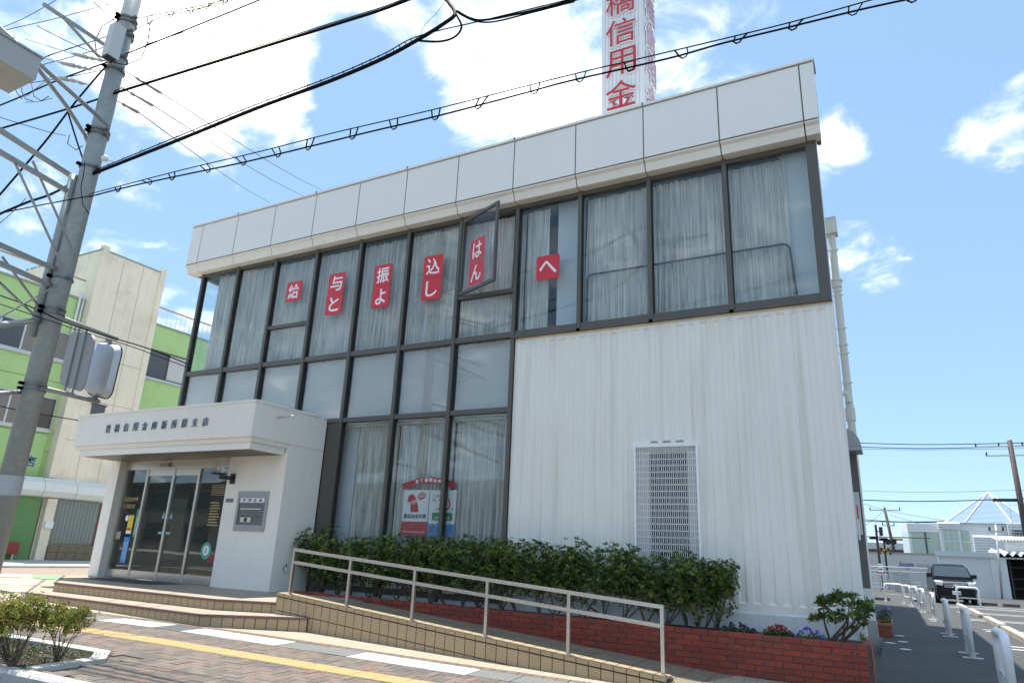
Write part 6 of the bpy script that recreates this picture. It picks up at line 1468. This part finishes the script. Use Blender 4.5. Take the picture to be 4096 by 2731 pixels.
# ------------------------------------------------------------------ near cables
def hangers(parent, top, low, every, r_=.010):
    """wire loops that tie a cable to its messenger"""
    n_ = len(top); k = 0
    acc_ = 0.
    for i in range(1, n_):
        acc_ += (top[i] - top[i - 1]).length
        if acc_ > every:
            acc_ = 0.; p = top[i]; 
            j = min(range(len(low)), key=lambda j_: (low[j_].x - p.x) ** 2 + (low[j_].y - p.y) ** 2); q = low[j]; b_ = B(); d = Vector((.06, 0, 0)); h_ = p.z - q.z
            b_.tube([p - d, q - d * .8 - Vector((0, 0, .01)), q - d * .2 - Vector((0, 0, .05)), q + d * .5 - Vector((0, 0, .04)), q + d * .9, p + d * 1.3], r_, 4); b_.build('hanger_loop', CAB, parent)
def dense(pts, Ys, n_=1): return [PY(x, y, Y) for (x, y), Y in zip(pts, Ys)]
def lin(a, b_, n_): return [a + (b_ - a) * i / (n_ - 1) for i in range(n_)]
# 1 thick bundle, upper
pts = [(262, 215), (420, 166), (588, 114), (760, 60), (880, 22), (980, -16), (1150, -75)]; o1, _ = cable('overhead_cable', 'thick black cable bundle leaving the big pole, upper one of two', dense(pts, lin(5.45, 6.4, 7)), .024)
cable('messenger_wire', 'thin steel wire just above the upper thick cable', dense([(x, y - 6) for x, y in pts], lin(5.45, 6.4, 7)), .008)
# 2 thick bundle, lower, with spiral
pts2 = [(215, 399), (420, 318), (588, 250), (760, 186), (880, 135), (960, 92), (1020, 55), (1045, 32), (1030, 5), (1022, -12)]; Y2 = lin(5.45, 6.5, 10)
o2, c2_ = cable('overhead_cable', 'thick black cable bundle with a curled end, lower one of two', dense(pts2, Y2), .028)
cable('messenger_wire', 'thin steel wire just above the lower thick cable', dense([(215, 393), (420, 309), (588, 241), (760, 177), (880, 125), (960, 84), (1120, 45), (1330, -6)], lin(5.45, 6.7, 8)), .009)
cable('overhead_cable', 'black cable loop curving back to the right at the top', dense([(960, 94), (1010, 96), (1045, 85), (1060, 60), (1045, 25), (1080, 42), (1115, 46), (1200, 30), (1330, -2)], lin(6.4, 6.7, 9)), .016)
cable('overhead_cable', 'thinner black cable under the top loop', dense([(1022, 0), (1060, 35), (1120, 52), (1220, 30), (1320, 4)], lin(6.5, 6.7, 5)), .012)
spi = B(); 
n_s = 900
for i in range(0): pass
mm = [p for p in c2_ if p.x < PY(1000, 70, 6.3).x]
hp_ = []
for i in range(len(mm) - 1):
    for j in range(5):
        t = j / 5; p = mm[i].lerp(mm[i + 1], t); a = (i * 5 + j) * .9; hp_.append(p + Vector((0, .045 * math.cos(a), .035 + .05 * math.sin(a))))
k = B(); k.tube(hp_, .004, 3); k.build('spiral_hanger', CAB, o2)
# 3 messenger and cable with loops
pm = [(205, 446), (420, 390), (590, 350), (760, 307), (1000, 251), (1300, 175), (1530, 121), (1800, 56), (1985, 5), (2140, -38)]; pl3 = [(205, 452), (300, 428), (430, 400), (560, 373), (690, 342), (850, 303), (1000, 268), (1195, 217), (1310, 186), (1530, 136), (1660, 100), (1800, 66), (1980, 22), (2120, -8)]
o3, t3 = cable('messenger_wire', 'thin wire with loops crossing in front of the roof sign', dense(pm, lin(5.45, 7.2, 10)), .008)
o4, l3 = cable('overhead_cable', 'thin black cable hung in loops crossing in front of the roof sign', dense(pl3, lin(5.45, 7.2, 14)), .012)
hangers(o4, t3, l3, .55)
# 4 upper thin pair
c4a = dense([(288, 125), (420, 72), (588, 4), (700, -45)], lin(5.45, 6.0, 4)); o5, t5_ = cable('overhead_cable', 'black cable from the big pole to the top edge, left one', c4a, .014)
o6, t6_ = cable('messenger_wire', 'wire with small loops at the top left of the sky', dense([(310, 43), (420, 22), (520, 0), (620, -25)], lin(5.45, 5.9, 4)), .009); o7, t7_ = cable('overhead_cable', 'cable in small loops below the top left wire', dense([(310, 70), (370, 40), (440, 24), (540, 0), (620, -20)], lin(5.45, 5.9, 5)), .009); hangers(o7, t6_, t7_, .35)
for q, (pts, l_) in enumerate((([(300, 97), (470, 40), (580, 0), (640, -20)], 'thin wire between the pole top and the upper edge'), ([(298, 114), (460, 62), (600, 8), (680, -22)], 'second thin wire between the pole top and the upper edge'), ([(305, 82), (450, 25), (520, -5)], 'third thin wire between the pole top and the upper edge'))): cable('overhead_wire', l_, dense(pts, lin(5.5, 6.0, len(pts))), .007)
# power lines running back over the bank with long insulators
INS = mat('insulator_cream', (.40, .385, .33), .5); WG = mat('wire_blue_grey', (.07, .09, .14), .5)
for q, (p0, p1, p2, l_) in enumerate((((278, 158), (375, 217), (745, 440), 'power line running back over the roof, right one of three'), ((268, 195), (357, 246), (700, 452), 'power line running back over the roof, middle one of three'), ((258, 226), (322, 261), (620, 466), 'power line running back over the roof, left one of three'))):
    a, c, e = PY(*p0, 5.6), PY(*p1, 6.0), PY(*p2, 22)
    o, _ = cable('power_line', l_, [c, c.lerp(e, .5) + Vector((0, 0, -.12)), e], .011, m_=WG)
    k = B(); k.tube([a, a.lerp(c, .35)], .012, 6); k.tube([a.lerp(c, .35), a.lerp(c, .42), a.lerp(c, .5), a.lerp(c, .9), c], [.02, .035, .02, .034, .006], 8); k.build('insulator', INS, pole, smooth=True)
for q, (pts, l_) in enumerate((([(320, 150), (345, 165), (352, 185), (350, 190)], 'x'),)): pass
k = B(); k.tube([PY(*p, 5.3) for p in ((262, 45), (235, 60), (218, 95), (222, 125), (250, 142), (290, 150), (325, 135), (340, 95), (345, 58), (340, 52))], .009, 6); k.build('cable_loop', CAB, pole, smooth=True)
# strings of insulators left of the pole
for q, pts in enumerate((((57, 90), (160, 122), (205, 133), (250, 142)), ((90, 130), (130, 142), (175, 153), (215, 162)), ((60, 222), (118, 176), (160, 184), (205, 195)))):
    P_ = [PY(*p, 4.9) for p in pts]; k = B(); k.tube([P_[0], P_[1], P_[2], P_[3]], .008, 5); 
    k.tube([P_[1], P_[1].lerp(P_[2], .3), P_[1].lerp(P_[2], .9), P_[2]], [.006, .03, .036, .008], 8)
    for t in (.1, .5): k.tube([P_[2].lerp(P_[3], t), P_[2].lerp(P_[3], t + .12), P_[2].lerp(P_[3], t + .35)], [.032, .03, .008], 8)
    k.build('insulator_string', INS, pole, smooth=True)
# cables left of the pole
left = [([(242, 222), (180, 243), (90, 270), (-20, 302)], .017, 'black cable left of the big pole, upper long one'), ([(188, 408), (120, 445), (60, 466), (-20, 500)], .02, 'thick black cable left of the big pole, low one'),
        ([(248, 143), (200, 160), (120, 190), (40, 226), (-20, 250)], .014, 'thin black cable from the junction box to the left edge'), ([(250, 145), (215, 185), (165, 245), (100, 330), (-20, 470)], .016, 'black cable dropping steeply from the junction box to the left'),
        ([(155, 255), (175, 320), (195, 380)], .016, 'short black cable down to the lamp arm'), ([(245, 85), (150, 115), (80, 140), (-10, 170)], .008, 'thin grey wire under the upper arm'), ([(85, 60), (160, 98), (230, 128)], .008, 'thin wire slanting from the upper left corner to the pole'),
        ([(228, 447), (170, 457), (90, 472), (-10, 492)], .010, 'thin looped cable left of the big pole'), ([(215, 5), (250, 38), (275, 55)], .010, 'thin wire from the top edge to the pole band'), ([(225, -5), (265, 25), (285, 42)], .008, 'second thin wire from the top edge to the pole band'),
        ([(130, 0), (60, 40), (-10, 70)], .006, 'thin wire crossing the upper left corner'), ([(0, 270), (100, 300), (150, 312)], .007, 'thin grey wire left of the lamp arm'), ([(0, 1045), (0, 1050), (1, 1052)], .004, 'x'),
        ([(-10, 675), (60, 700), (150, 740), (240, 770), (340, 800), (432, 836)], .010, 'thin cable in front of the green building, upper'), ([(-10, 695), (90, 728), (200, 765), (300, 795), (435, 845)], .007, 'thin cable in front of the green building, lower'), ([(-10, 930), (60, 945), (180, 965)], .008, 'thin cable in front of the lower green windows')]
for pts, r_, l_ in left:
    if l_ == 'x': continue
    cable('overhead_cable', l_, dense(pts, lin(5.4 if pts[0][0] > 150 else 4.8, 4.6 if pts[-1][0] < 100 else 6.5, len(pts))), r_)
for q, (a, c, l_) in enumerate((((0, 72), (250, 10), 'fine wire across the upper left corner, first'), ((110, 128), (330, 52), 'fine wire passing behind the junction box'), ((95, 150), (320, 82), 'second fine wire passing behind the junction box'), ((335, 120), (610, 60), 'fine wire just above the upper thick cable'), ((0, 200), (245, 160), 'fine wire crossing the lamp arms'), ((60, 235), (120, 226), 'short fine wire beside the equipment box'), ((-10, 520), (60, 455), 'fine wire rising at the left edge'))):
    cable('overhead_wire', l_, dense([a, ((a[0] + c[0]) / 2, (a[1] + c[1]) / 2 + 3), c], lin(5.0, 5.6, 3)), .007)
for q, pts in enumerate((((48, 185), (50, 210), (58, 228), (75, 232)), ((72, 190), (78, 222), (95, 232), (112, 222)), ((30, 185), (38, 212), (50, 228)), ((160, 310), (155, 330), (175, 345), (190, 335)), ((195, 375), (192, 400), (186, 430), (190, 470), (205, 492)))):
    k = B(); k.tube([PY(*p, 4.6 if q < 3 else 5.2) for p in pts], .007, 5); k.build('drop_cable', CAB, pole, smooth=True)
bpy.context.view_layer.update()
